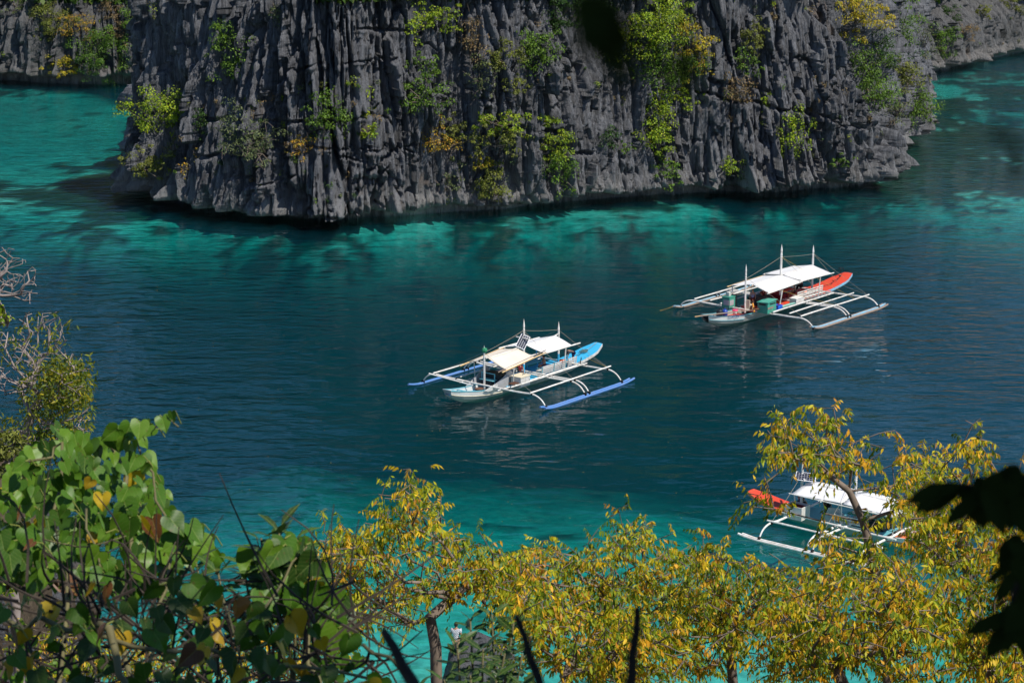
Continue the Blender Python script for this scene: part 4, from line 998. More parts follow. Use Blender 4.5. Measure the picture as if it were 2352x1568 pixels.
MB().box((2.95, -.05, .98), (1.0, 1.7, .70), taper=.92).build('added_dark_box', M_DARK, b1)  # added black box, stands in for the dark interior under the awning
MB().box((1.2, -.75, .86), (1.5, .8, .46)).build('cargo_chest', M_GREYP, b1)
MB().box((1.6, -.75, .92), (2.0, .9, .60)).build('added_dark_box', M_DARK, b2); MB().box((-.6, -.3, .85), (1.2, .9, .45)).build('cargo_chest', M_MAROON, b2)  # the black box is added to darken the space under the awning
MB().box((2.0, .1, .90), (1.0, 1.2, .55)).build('added_dark_box', M_DARK, b3)  # likewise an added black box that deepens the dark under the tarps
# second boat
t = thing('cool_box', b2, (4.35, 1.72, .72), 0, 'green wooden box with dark slots beside the front mast of the farther boat', 'box')
MB().box((0, 0, .44), (1.25, .95, .88), taper=.96).build('body', M_GREEN, t); MB().box((.0, .0, .90), (1.36, 1.06, .05), Euler((R(4), R(4), 0)).to_matrix()).build('lid', mat('green_lid', (.04, .33, .24), .5, var=.4, var_col=(.2, .3, .22), vscale=3), t)
MB().box((-.1, .47, .72), (.8, .03, .09)).build('slot', M_DARK, t); MB().box((.63, -.02, .70), (.03, .6, .12)).build('slot', M_DARK, t)
MB().box((.2, .482, .42), (.8, .015, .14)).build('patch', M_GREYB, t); MB().box((0, .485, .2), (.035, .012, .5)).build('batten', M_LGREEN, t)
t = thing('crate', b2, (3.2, 2.0, .74), 0, 'bright blue plastic crate next to the green box', 'crate')
for y in (-.22, .22): 
    for z in (.05, .16, .27, .36): MB().box((0, y, z), (.6, .03, .07)).build('slat', M_PLAST, t)
for x in (-.29, .29):
    for z in (.05, .16, .27, .36): MB().box((x, 0, z), (.03, .44, .07)).build('slat', M_PLAST, t)
MB().box((0, 0, .02), (.58, .44, .02)).build('base', M_PLAST, t)
for x in (-.29, .29):
    for y in (-.22, .22): MB().box((x, y, .2), (.045, .045, .40)).build('corner', M_PLAST, t)
t = thing('plank_stack', b2, (1.9, 2.0, .76), 0, 'pale green planks stacked beside the blue crate', 'planks')
for k in range(3): MB().box((.05 * k, -.2 + .2 * k, .06 + .07 * k), (1.9, .20, .06)).build('plank', M_LGREEN, t)
t = thing('white_box', b2, (.25, 1.9, .80), 0, 'white box on the side deck beside the white bench', 'box'); MB().box((0, 0, .2), (1.15, .62, .40)).build('body', M_BOXW, t); MB().box((0, 0, .42), (1.2, .68, .05)).build('lid', M_WHITE, t)
t = thing('engine_box', b2, (5.4, -1.15, .92), 0, 'green cabinet with a grey panel at the far side of the front mast', 'cabinet')
MB().box((0, 0, .40), (.8, .7, .80)).build('body', M_GREEN, t); MB().box((.41, .05, .40), (.02, .5, .4)).build('panel', M_GREYP, t); MB().box((-.55, .1, .45), (.3, .4, .9)).build('back', M_DARK, t); MB().box((.1, .36, .38), (.55, .02, .42)).build('panel', M_GREYP, t)
MB().box((0, 0, .825), (.86, .76, .05)).build('top', M_GREEN, t)
t = thing('jar', b2, (5.45, -1.15, 1.79), 0, 'clear square jar standing on the green cabinet', 'jar'); MB().box((0, 0, .14), (.3, .3, .28)).build('body', mat('cloudy_plastic', (.45, .47, .42), .3), t); MB().box((0, 0, .30), (.2, .2, .05)).build('lid', M_WHITE, t)
def jug(p, m, label, sc=1.0):
    t = thing('water_jug', b2, p, 0, label, 'jug', None, BS * sc); MB().lathe([(.20, 0), (.23, .03), (.23, .34), (.20, .42), (.08, .48)], n=12).build('body', m, t, True); MB().lathe([(.08, .47), (.08, .55), (.05, .56)], n=10).build('neck', m, t)
jug((8.2, -.10, .80), M_DARK, 'black round jug in the bow of the farther boat', 1.1); jug((7.55, -.05, .74), M_DBLUE, 'dark blue water jug in the bow next to the black one')
t = thing('bucket', b2, (6.35, .1, .62), 0, 'white bucket with a pink rim in the bow behind the mast lettering', 'bucket'); MB().lathe([(.16, 0), (.20, .34), (.17, .34), (.14, .05)], n=12).build('body', M_WHITE, t, True); MB().lathe([(.19, .26), (.215, .26), (.225, .40), (.19, .40)], n=12).build('rim', M_PINK, t, True)
t = thing('bamboo_spar', b2, (6.6, .98, 1.12), 0, 'long brown bamboo spar laid along the bow rail', 'pole'); MB().pole((4.9, -.62, .32), (-.6, .25, -.05), .05).build('shaft', M_GREYB, t); MB().pole((-.6, .25, -.05), (-4.0, .9, -.16), .055).build('butt', M_RUST, t); MB().pole((5.5, -.71, .35), (4.9, -.62, .32), .035).build('tip', M_BAMBOO, t)
t = thing('rolled_mat', b2, (4.75, .75, .78), R(40), 'orange rolled mat leaning between the front mast and the green box', 'mat'); MB().tube([(-.5, 0, .42), (.1, 0, .2), (.6, 0, -.02)], .07, 9).build('roll', mat('orange_mat', (.6, .25, .04), .8), t); MB().tube([(-.62, .0, .75), (-.45, .05, .3), (-.4, .1, -.02)], .035, 6).build('stick', M_RUST, t)
t = thing('chair', b2, (4.45, -.1, .62), 0, 'cream chair turned sideways behind the front mast', 'chair'); MB().box((0, .12, .42), (.06, .40, .85)).build('back', M_CREAM, t); MB().box((-.22, .12, .42), (.42, .40, .05)).build('seat', M_CREAM, t)
for x in (-.4, -.05):
    for y in (-.05, .29): MB().box((x, y, .2), (.04, .04, .4)).build('leg', M_CREAM, t)
t = thing('anchor', b2, (-10.1, -.25, 1.28), 0, 'small black grapnel at the tip of the red stern ramp', 'anchor'); MB().tube([(0, 0, 0), (.0, 0, .42)], .03, 6).build('shank', M_BLACK, t)
for k in range(3):
    a = k * 2.1 + .4; MB().tube(arc_pts((0, 0, .42), (.22 * math.cos(a), .22 * math.sin(a), .55), (.26 * math.cos(a), .26 * math.sin(a), .3), 6), .028, 5).build('fluke', M_BLACK, t)
t = thing('rope_coil', b2, (-8.4, .1, 1.04), 0, 'dark rope lying over the red stern ramp', 'rope'); MB().tube([(1.9, .1, -.22), (1.0, .35, -.12), (.3, .2, -.04), (.1, -.1, -.02), (.3, .1, -.03), (-.2, .2, .03), (-.9, .05, .14), (-1.6, -.15, .26)], .022, 5).build('line', M_BLACK, t); MB().ball((-1.0, .0, .18), .10, (1, 1, .7)).build('knot', M_BLACK, t)
# third boat
t = thing('open_bin', b3, (-3.1, -1.55, .72), 0, 'open white bin at the stern of the boat behind the branches', 'bin', None, BS * .84)
for s_, a in (((1.3, .05, .85), (0, -.5, .42)), ((1.3, .05, .85), (0, .5, .42)), ((.05, 1.0, .85), (-.63, 0, .42)), ((.05, 1.0, .85), (.63, 0, .42))): MB().box(a, s_).build('side', M_BOXW, t)
MB().box((0, 0, .03), (1.2, .95, .05)).build('base', M_BOXW, t); MB().box((0, 0, .70), (1.18, .92, .03)).build('lining', M_MAROON, t)
t = thing('spray_board', b3, (-.6, -1.1, .60), 0, 'grey sloping side board amidships on the boat behind the branches', 'board', None, BS * .84); MB().add([(-.9, 0, 0), (.9, 0, 0), (.75, 0, .7), (.2, 0, 1.15), (-.5, 0, 1.05)], [(0, 1, 2, 3, 4)]).build('board', M_GREYP, t, thick=.05); MB().box((0, .06, .03), (1.8, .06, .06)).build('batten', M_WOODW, t)
t = thing('folding_table', b3, (.9, .2, .62), 0, 'green table with white packets under the front awning', 'table', None, BS * .84); MB().box((0, 0, .62), (2.2, .9, .05)).build('tabletop', M_GREEN, t)
for x in (-1, 1):
    for y in (-.4, .4): MB().box((x, y, .3), (.05, .05, .6)).build('leg', M_WOODW, t)
for k in range(4):
    o = MB().box((0, 0, .06), (.32, .24, .12), Euler((0, 0, .3 * k)).to_matrix()).build('packet', [M_WHITE, M_LGREEN, M_WHITE, M_RED][k]); o.location = on(b3, (.2 + .45 * k, .1 * (k % 2), 1.262)); o.rotation_euler.z = .2; o.scale = (BS * .84,) * 3
    tag(o, ['white packet at the rear end of the green table', 'pale green packet on the green table', 'white packet at the middle of the green table', 'red packet at the front end of the green table'][k], 'packet', 'packets on the table')

# ------------------------------------------------------------------ shrubs on the cliffs
bpy.context.view_layer.update()
nrs = np.random.RandomState(11)
LEAFM = mat('cliff_leaves', (1, 1, 1), 0.55, 0.25, attr=True, transl=0.3)
BARK = mat('grey_bark', (0.24, 0.19, 0.15), 0.9, 0.1, var=0.5, vscale=6)
BARKD = mat('dark_bark', (0.07, 0.055, 0.042), 0.9, 0.1, var=0.4, vscale=6)
TONES = dict(lime=[(.21, .29, .016), (.13, .21, .014), (.30, .33, .02)], green=[(.085, .155, .018), (.12, .20, .018), (.055, .105, .014)], dark=[(.030, .068, .014), (.045, .095, .016), (.022, .05, .010)],
    yellow=[(.36, .29, .02), (.25, .25, .02), (.40, .27, .02)], orange=[(.40, .22, .025), (.30, .24, .03), (.22, .19, .03)], olive=[(.13, .15, .025), (.17, .18, .03), (.10, .11, .025)], brown=[(.20, .13, .06), (.15, .12, .05), (.24, .17, .08)], sage=[(.10, .13, .05), (.14, .16, .06), (.08, .10, .035)])
def rand_unit(n):
    v = nrs.normal(size=(n, 3)); return v / np.linalg.norm(v, axis=1, keepdims=True)
def leaf_cards(C, Nn, T, ln, wd):
    """n rhombic leaves, creased along the midrib: centres, normals, tip directions"""
    n = len(C)
    T = T - Nn * np.sum(T * Nn, 1, keepdims=True); T /= np.linalg.norm(T, axis=1, keepdims=True) + 1e-9
    B = np.cross(Nn, T)
    ln = ln[:, None]; wd = wd[:, None]
    v = np.stack([C - T * ln * .5, C + B * wd * .5 + Nn * wd * .12, C + T * ln * .5 - Nn * ln * .10, C - B * wd * .5 + Nn * wd * .12], 1)
    f = np.arange(n * 4).reshape(n, 4)
    return v.reshape(-1, 3), f
def face_of(objs, px, py):
    d = ray(px, py).normalized(); o = Vector((0, 0, CAM_H)); best = None
    for ob in objs:
        ok, p, n, i = ob.ray_cast(o, d)
        if ok and (best is None or (p - o).length < (best - o).length): best = p
    return best
def shrub(px, py, rx, ry, tone, label, dens=1.0, objs=None, hang=0.0, cat='shrub', group='shrubs on the cliffs', leaf=.30, name='cliff_shrub', at=None, stemmat=None):
    p = at if at is not None else face_of(objs or [cliff, lcliff, rcliff], px, py)
    if p is None: return None
    d = (p - Vector((0, 0, CAM_H))).length
    wx, wz = rx * d / FPX, ry * d / FPX
    wy = min(wx, wz) * .75
    root = empty(name, p + Vector((0, .15, -wz * .5)))
    tag(root, label, cat, group)
    c0 = np.array([0, -wy * .55, wz * .5])
    K = max(8, int(11 + (rx * ry) ** .5 * .6))
    cl = rand_unit(K) * (nrs.uniform(.25, 1, (K, 1)) ** .5) * np.array([wx, wy, wz]) * 1.02 * (1 + .25 * nrs.normal(size=(K, 1))) + c0
    N = int(2.3 * dens * math.pi * wx * wz / (leaf * leaf * .33))
    k = nrs.randint(0, K, N)
    rc = nrs.uniform(.14, .40, K)[k] * min(wx, wz) * 1.0
    u = rand_unit(N); u[:, 2] = np.abs(u[:, 2]) * .9 - .25
    u /= np.linalg.norm(u, axis=1, keepdims=True)
    C = cl[k] + u * (rc * nrs.uniform(.45, 1.05, N) ** .6)[:, None] * np.array([1.15, 1, .85 + hang])
    if hang: C[:, 2] -= hang * wz * nrs.uniform(0, .8, N) ** 2
    Nn = u * .8 + rand_unit(N) * .55 + np.array([0, -.15, .45]); Nn /= np.linalg.norm(Nn, axis=1, keepdims=True)
    T = rand_unit(N) * .6 + u * .6 + np.array([0, 0, -.6])
    ln = leaf * nrs.uniform(.6, 1.25, N)
    v, f = leaf_cards(C, Nn, T, ln, ln * nrs.uniform(.42, .62, N))
    tn = np.array(TONES[tone]); ck = nrs.uniform(.75, 1.25, (K, 1))
    col = tn[nrs.choice(3, N, p=[.5, .3, .2])] * ck[k] * nrs.uniform(.75, 1.3, (N, 1))
    o = link('foliage', np_mesh('foliage', v, f, cols=np.repeat(col, 4, 0)), LEAFM, root); o['kind'] = 'stuff'
    mb = MB()
    for i in range(min(K, 9)):
        a = Vector((0, .2, nrs.uniform(-.1, .1))); b = Vector(cl[i]) * (1.05 + .2 * (dens < .7))
        m = (a + b) * .5 + Vector((nrs.uniform(-.3, .3), nrs.uniform(-.2, .2), nrs.uniform(-.2, .35) * wz))
        pts = arc_pts(a, m, b, 6)
        mb.tube(pts, [.07, .06, .05, .045, .035, .02], 4)
        if dens < .8:
            for _ in range(3):
                q = pts[rnd.randint(2, 5)]; e = q + Vector(tuple(rand_unit(1)[0] * min(wx, wz) * .5)); mb.tube(arc_pts(q, (q + e) / 2 + Vector((0, 0, .2)), e, 4), [.03, .025, .02, .012], 3)
    mb.build('stem', stemmat or BARK, root)
    return root
SH = [
 (975, 45, 58, 36, 'lime', 'lime green shrub near the top of the cliff above the middle boat'),
 (532, 120, 46, 60, 'green', 'tall green shrub high on the left part of the cliff'),
 (362, 262, 62, 48, 'lime', 'large bright green bush on the left end of the cliff'),
 (330, 368, 46, 30, 'olive', 'pale fan-shaped bush low on the left end of the cliff'),
 (462, 278, 20, 30, 'dark', 'small dark green bush in a crack right of the large bright bush'),
 (568, 305, 62, 52, 'sage', 'sparse twiggy grey-green bush below the tall green shrub'),
 (755, 262, 48, 42, 'green', 'green shrub under the crack, left of the middle of the cliff'),
 (692, 334, 26, 22, 'orange', 'small orange-green shrub beside the dark notch left of centre'),
 (838, 262, 22, 46, 'lime', 'light green creeper hanging right of the green shrub'),
 (968, 155, 38, 24, 'green', 'green shrub straight under the lime shrub at the top'),
 (980, 218, 42, 34, 'green', 'rounded green shrub in the middle of a column of three shrubs'),
 (1000, 322, 48, 36, 'orange', 'orange-yellow shrub in the middle of the cliff'),
 (1048, 286, 32, 22, 'olive', 'olive shrub just above and right of the orange one'),
 (1156, 278, 50, 24, 'lime', 'flat-topped yellow-green shrub on a ledge at mid cliff'),
 (1130, 318, 52, 26, 'olive', 'wide olive shrub below the flat-topped one'),
 (1256, 318, 56, 42, 'lime', 'large bright green shrub right of the middle of the cliff'),
 (1284, 392, 32, 34, 'green', 'thin green shrub hanging below the large bright one'),
 (1132, 420, 34, 44, 'olive', 'olive green bush near the waterline at the middle of the cliff'),
 (1112, 374, 20, 20, 'yellow', 'small yellowish bush above the olive bush by the waterline'),
 (1038, 415, 26, 40, 'sage', 'dull grey-green shrub low on the cliff below the orange one'),
 (1095, 92, 30, 46, 'brown', 'dry brownish shrub near the top, right of the lime one'),
 (1232, 106, 40, 46, 'green', 'leafy green shrub high above the flat-topped one'),
 (1275, 38, 48, 42, 'dark', 'dark green shrub at the top edge left of the blurred dark leaves'),
 (1164, 132, 34, 28, 'olive', 'olive shrub in the upper middle between two green ones'),
 (1110, 182, 32, 34, 'sage', 'grey-green shrub right of the rounded one in the column'),
 (1180, 190, 20, 26, 'olive', 'small yellow-olive tuft in the upper middle gully'),
 (1485, 62, 82, 62, 'lime', 'biggest mass of yellow-green shrub at the top right of centre'),
 (1520, 150, 62, 48, 'green', 'green lower half of the hanging thicket at top right of centre'),
 (1585, 105, 38, 48, 'yellow', 'bright yellow-green shrub on the right edge of the big thicket'),
 (1578, 222, 42, 20, 'lime', 'lime tuft at the lower right end of the big thicket'),
 (1512, 232, 30, 32, 'lime', 'lime shrub hanging under the big thicket'),
 (1512, 322, 38, 40, 'lime', 'round lime shrub on the right half of the cliff, mid height'),
 (1532, 396, 24, 28, 'green', 'small green shrub under the round lime one'),
 (1402, 318, 18, 24, 'dark', 'small dark shrub left of the round lime one'),
 (1434, 342, 17, 12, 'green', 'tiny green tuft below the small dark shrub'),
 (1732, 82, 24, 36, 'olive', 'olive shrub in the gully high on the right'),
 (1714, 140, 26, 26, 'green', 'green shrub just below the olive one in the right gully'),
 (1698, 202, 30, 30, 'brown', 'dry yellow-brown shrub over the long crack on the right'),
 (1758, 236, 15, 18, 'lime', 'tiny lime tuft right of the dry shrub'),
 (1826, 310, 26, 48, 'lime', 'narrow lime shrub hanging down the right part of the cliff'),
 (1680, 384, 18, 18, 'lime', 'small lime shrub low on the right, near the waterline'),
 (1708, 396, 10, 18, 'sage', 'tiny grey-green tuft next to the low lime shrub'),
 (1934, 366, 20, 14, 'green', 'small green shrub low near the right end of the cliff'),
 (1962, 36, 66, 40, 'yellow', 'yellow-green tree crown at the top of the right ridge'),
 (1990, 140, 36, 36, 'green', 'green shrub behind the right ridge under the yellow crown'),
 (2068, 58, 40, 50, 'green', 'green thicket at the top between the ridge and the far rock'),
 (2006, 205, 48, 46, 'green', 'spreading green bush behind the right shoulder of the cliff'),
 (2084, 172, 30, 30, 'olive', 'olive shrub on the right rim above the water'),
 (2106, 232, 34, 42, 'green', 'green bush overhanging the water at the right rim'),
 (2030, 120, 40, 40, 'dark', 'dark green shrub in the gully behind the right ridge'),
 (2058, 260, 24, 28, 'sage', 'grey-green scrub low behind the right shoulder'),
 (396, 348, 16, 18, 'sage', 'small pale shrub right of the fan-shaped bush'),
 (456, 360, 12, 14, 'orange', 'tiny orange tuft between two cracks at the left'),
 (420, 384, 9, 18, 'orange', 'tiny rusty tuft above the waterline at the left end'),
 (850, 300, 16, 18, 'lime', 'tiny lime sprig under the light green creeper'),
 (640, 30, 26, 20, 'sage', 'sparse grey scrub near the top left of the cliff'),
 (1350, 30, 40, 40, 'dark', 'dark thicket behind the blurred leaves at the top'),
 (118, 48, 50, 36, 'olive', 'olive shrub high on the far left rock'),
 (182, 62, 38, 26, 'orange', 'orange-yellow shrub on the far left rock'),
 (230, 112, 56, 42, 'green', 'wide green shrub on the far left rock'),
 (148, 152, 34, 22, 'yellow', 'bright yellow shrub near the water on the far left rock'),
 (212, 148, 30, 24, 'dark', 'dark green shrub by the water on the far left rock'),
 (256, 18, 26, 30, 'brown', 'dry brown scrub at the top of the far left rock'),
 (274, 66, 24, 26, 'brown', 'rust-brown scrub between the far left rock and the main cliff'),
 (306, 40, 22, 34, 'green', 'green shrub in the cleft at the top left'),
 (50, 20, 30, 18, 'sage', 'thin grey-green scrub in the far left top corner'),
 (268, 214, 18, 16, 'dark', 'dark bush leaning over the water at the left end of the cliff'),
 (272, 280, 14, 14, 'yellow', 'yellow sprig over the water at the left end of the cliff'),
 (2160, 85, 30, 28, 'green', 'green shrub on the far right rock'),
 (2216, 78, 34, 20, 'brown', 'dry grassy scrub on the far right rock'),
 (2182, 36, 24, 20, 'dark', 'dark shrub high on the far right rock'),
 (2334, 12, 26, 18, 'olive', 'olive shrub in the far right top corner'),
 (2120, 100, 26, 30, 'sage', 'grey-green scrub at the left end of the far right rock'),
 (2255, 30, 26, 14, 'olive', 'thin olive scrub at the top of the far right rock')]
for (px, py, rx, ry, tone, lab) in SH:
    sparse = tone in ('sage', 'brown', 'orange')
    shrub(px, py, rx * 1.22, ry * 1.22, tone, lab, dens=.5 if sparse else .95, leaf=.26 if sparse else .30, hang=.6 if ('hang' in lab or 'creeper' in lab) else .22 * nrs.uniform())

fp = []
for VV, zl in ((CV, 25.2), (LV, 15.0), (RV, 13.5)):
    q = VV[:-1].reshape(-1, 3); q = q[(q[:, 2] > zl) & ((VV is not CV) | ((q[:, 0] > -22) & (q[:, 0] < 36)))]; fp.append(q[nrs.randint(0, len(q), 17000)])
fp = np.concatenate(fp); n = len(fp)
u = rand_unit(n); u[:, 2] = np.abs(u[:, 2])
ln = nrs.uniform(.7, 1.6, n)
v, f = leaf_cards(fp + u * nrs.uniform(.2, 1.2, (n, 1)), u * .6 + rand_unit(n) * .6, rand_unit(n), ln, ln * .7)
tn = np.array([(.045, .085, .014), (.03, .06, .012), (.08, .12, .016), (.02, .045, .01)])
o = link('hilltop_forest', np_mesh('hilltop_forest', v, f, cols=np.repeat(tn[nrs.randint(0, 4, n)], 4, 0)), LEAFM); o['kind'] = 'stuff'
vs = []; fs = []; cs = []; off = 0
for _ in range(620):
    px, py = nrs.uniform(0, 2352), nrs.uniform(-10, 470)
    p = face_of([cliff, lcliff, rcliff], px, py)
    if p is None or p.z < 3 or vn(px / 160.0, py / 120.0, 55) < .42 - .12 * (px > 1900): continue
    n = nrs.randint(12, 60); r = nrs.uniform(.25, .8); u = rand_unit(n)
    C = np.array(p) + np.array([0, -.1, .1]) + u * r * nrs.uniform(.3, 1, (n, 1)) * np.array([1, .6, 1.1])
    ln = nrs.uniform(.14, .28, n); v, f = leaf_cards(C, u * .6 + np.array([0, -.3, .5]) + rand_unit(n) * .3, rand_unit(n) + np.array([0, 0, -.5]), ln, ln * .5)
    tn = np.array(TONES[['sage', 'olive', 'green', 'lime', 'brown', 'brown', 'dark'][nrs.randint(7)]])
    vs.append(v); fs.append(f + off); off += len(v); cs.append(np.repeat(tn[nrs.randint(0, 3, n)] * nrs.uniform(.7, 1.2, (n, 1)), 4, 0))
o = link('rock_scrub', np_mesh('rock_scrub', np.concatenate(vs), np.concatenate(fs), cols=np.concatenate(cs)), LEAFM); o['kind'] = 'stuff'

# ------------------------------------------------------------------ the near bank and hillside
hx = np.linspace(-40, 40, 90); hy = np.linspace(-12, 92, 110)
HX, HY = np.meshgrid(hx, hy)
HY_K = [-12, 0, 3, 7, 10, 16, 24, 32, 45, 60, 75, 92]; HZ_K = [38.6, 38.1, 37.2, 36.1, 34.7, 31.3, 26.3, 20, 9, .5, -2.5, -3]
HZ = np.interp(HY, HY_K, HZ_K) + fbm(HX / 5, HY / 5, 201, 4) * np.interp(HY, [0, 8, 20, 60, 75], [.15, .25, .8, .8, .2])
rise = sst(-12.6, -15.5, HX) * sst(26, 44, HY) * sst(76, 60, HY)
HZ = HZ * (1 - rise) + np.maximum(HZ, 22.0 + .7 * fbm(HX / 3, HY / 3, 207, 3)) * rise
def hill(x, y):
    i = min(max((x - hx[0]) / (hx[1] - hx[0]), 0), len(hx) - 1.001); j = min(max((y - hy[0]) / (hy[1] - hy[0]), 0), len(hy) - 1.001)
    i0, j0 = int(i), int(j); u, v = i - i0, j - j0
    return float(HZ[j0, i0] * (1 - u) * (1 - v) + HZ[j0, i0 + 1] * u * (1 - v) + HZ[j0 + 1, i0] * (1 - u) * v + HZ[j0 + 1, i0 + 1] * u * v)
def rooted(p):
    """the ground under a trunk"""
    return Vector((p.x, p.y, hill(p.x, p.y) - .15))
nr, nc = HX.shape; idx = np.arange(nr * nc).reshape(nr, nc)
f = np.stack([idx[:-1, :-1], idx[:-1, 1:], idx[1:, 1:], idx[1:, :-1]], -1).reshape(-1, 4)
M_SOIL = mat('leaf_litter_and_soil', (0.10, 0.075, 0.05), 0.95, 0.05, var=0.6, vscale=2.5, bump=.08, bscale=6)
tag(link('hillside', np_mesh('hillside', np.stack([HX, HY, HZ], -1).reshape(-1, 3), f, True), M_SOIL), kind='structure')
bank, _, _ = build_cliff('rocky_bank', [(-34, 55), (-22, 51.5), (-16, 50.8), (-14.0, 51.6), (-14.2, 55), (-15.5, 66), (-22, 72)], 55, lambda e: np.linspace(0, e, 300), np.linspace(-1, 25, 150),
    lambda s: 22.6 + 1.0 * fbm(s / 2.5, s * 0, 9, 3), lambda s: 17 + 0 * s, lambda s: .45 + 0 * s, M_ROCK, foot=.2, lean=.03, amp=.55, close=(-19, 58))
rk, _, _ = build_cliff('shore_rock', [(-3.0, 90.5), (-3.3, 88.6), (-2.4, 87.3), (-.6, 87.6), (.4, 89.4), (-1, 91)], 57, lambda e: np.linspace(0, e, 90), np.linspace(-1.5, 3.6, 40), lambda s: 3.5 + 0 * s, lambda s: 5 + 0 * s, lambda s: .3 + 0 * s, M_ROCK, foot=.1, lean=.1, amp=.2, close=(-1.6, 89.3))
pp = at_y(1048, 1528, 88.4)
person('person in a striped shirt and tan shorts standing on the shore behind the forked tree', 'stand', (pp.x, 88.4, 3.5), R(75), (M_STRIPE, .6), (M_TAN, .75), group=None, sc=1.05)

# ------------------------------------------------------------------ leaves as single objects
def leaf_mat(name, transl=.35, rough=.42):
    return mat(name, (1, 1, 1), rough, 0.25, attr=True, transl=transl, var=.25, vscale=30)
M_LEAF = leaf_mat('tree_leaf', .38, .5); M_VINE = leaf_mat('vine_leaf', .22, .42); M_VINEJ = leaf_mat('inner_vine_leaf', .22, .5)
def veins(m):
    """pale midrib and side veins and a few blemishes, in the leaf's own coordinates"""
    N = m.node_tree.nodes; L = m.node_tree.links; b = N['Principled BSDF']; src = b.inputs['Base Color'].links[0].from_socket
    tc = N.new('ShaderNodeTexCoord'); sp_ = N.new('ShaderNodeSeparateXYZ'); L.new(tc.outputs['Object'], sp_.inputs[0])
    def mt(op, a, b_=None):
        x = N.new('ShaderNodeMath'); x.operation = op
        for i, v in enumerate((a, b_)):
            if v is None: continue
            if isinstance(v, (int, float)): x.inputs[i].default_value = v
            else: L.new(v, x.inputs[i])
        return x.outputs[0]
    ay = mt('ABSOLUTE', sp_.outputs[1]); w = mt('ABSOLUTE', mt('SINE', mt('MULTIPLY', mt('SUBTRACT', sp_.outputs[0], mt('MULTIPLY', ay, .9)), 17.0)))
    v = mt('MAXIMUM', mt('LESS_THAN', ay, .014), mt('MULTIPLY', mt('LESS_THAN', w, .13), .6))
    mx = N.new('ShaderNodeMix'); mx.data_type = 'RGBA'; L.new(mt('MULTIPLY', v, .38), mx.inputs['Factor']); L.new(src, mx.inputs['A']); mx.inputs['B'].default_value = (.30, .36, .10, 1)
    no = N.new('ShaderNodeTexNoise'); no.inputs['Scale'].default_value = 4.5; no.inputs['Detail'].default_value = 4
    ob = N.new('ShaderNodeObjectInfo'); ad = N.new('ShaderNodeVectorMath'); ad.operation = 'ADD'; sc_ = N.new('ShaderNodeVectorMath'); sc_.operation = 'SCALE'; sc_.inputs['Scale'].default_value = 40.0
    cb = N.new('ShaderNodeCombineXYZ'); L.new(ob.outputs['Random'], cb.inputs[0]); L.new(cb.outputs[0], sc_.inputs[0]); L.new(tc.outputs['Object'], ad.inputs[0]); L.new(sc_.outputs[0], ad.inputs[1]); L.new(ad.outputs[0], no.inputs['Vector'])
    m2 = N.new('ShaderNodeMix'); m2.data_type = 'RGBA'; L.new(mt('MULTIPLY', mt('GREATER_THAN', no.outputs[0], .66), .7), m2.inputs['Factor']); L.new(mx.outputs['Result'], m2.inputs['A']); m2.inputs['B'].default_value = (.10, .065, .02, 1)
    L.new(m2.outputs['Result'], b.inputs['Base Color'])
veins(M_VINE)
def lance_arrays(curl=.2, fold=.18, slim=1.0):
    """unit lanceolate leaf, base at 0, tip at +x, creased along the midrib"""
    xs = [0, .25, .65, 1.0]; ws = [0.02, .15 * slim, .15 * slim, 0.0]
    v = []; 
    for x, w in zip(xs, ws):
        z = -curl * x * x
        v += [(x, w, z + fold * w), (x, 0, z), (x, -w, z + fold * w)]
    f = []
    for i in range(3):
        a = i * 3
        f += [(a, a + 1, a + 4, a + 3), (a + 1, a + 2, a + 5, a + 4)]
    return np.array(v), np.array(f)
LV0, LF0 = lance_arrays()
LV1, LF1 = lance_arrays(.32, .35, .9)
LV2, LF2 = lance_arrays(.08, .1, 1.1)
LT = [(LV0, LF0), (LV1, LF1), (LV2, LF2)]
def simple_lance(curl, fold, slim):
    v = []
    for x, w in ((0, .03), (.45, .165 * slim), (1.0, 0.0)): v += [(x, w, -curl * x * x + fold * w), (x, 0, -curl * x * x), (x, -w, -curl * x * x + fold * w)]
    return np.array(v), np.array([q for i in (0, 3) for q in ((i, i + 1, i + 4, i + 3), (i + 1, i + 2, i + 5, i + 4))])
LTS = [simple_lance(.2, .18, 1.0), simple_lance(.32, .35, .9), simple_lance(.08, .1, 1.1)]
YT = np.array([(.74, .50, .02), (.55, .49, .02), (.34, .39, .02), (.18, .26, .016), (.78, .42, .03), (.60, .28, .035), (.09, .15, .012)])
YP = np.array([.16, .19, .20, .18, .10, .05, .12])
leaf_meshes = {}
def leaf_mesh(kind, ti, tone, m):
    key = (kind, ti, tuple(np.round(tone, 3)), m.name)
    if key not in leaf_meshes:
        v, f = (LT if kind == 'lance' else HT)[ti]
        me = np_mesh('leaf', v, f, smooth=True, cols=np.tile(np.array(tone), (len(v), 1))); me.materials.append(m)
        leaf_meshes[key] = me
    return leaf_meshes[key]
def place_leaf(root, me, p, T, Nn, ln):
    x = Vector(T).normalized(); z = Vector(Nn); z = z - x * z.dot(x); z = z.normalized() if z.length > 1e-5 else x.orthogonal().normalized(); y = z.cross(x)
    o = bpy.data.objects.new('leaf', me); COL.objects.link(o); o.parent = root
    M = Matrix(((x.x, y.x, z.x), (x.y, y.y, z.y), (x.z, y.z, z.z))).to_4x4()
    o.matrix_local = Matrix.Translation(Vector(p) - root.location) @ M @ Matrix.Scale(ln, 4)
    return o
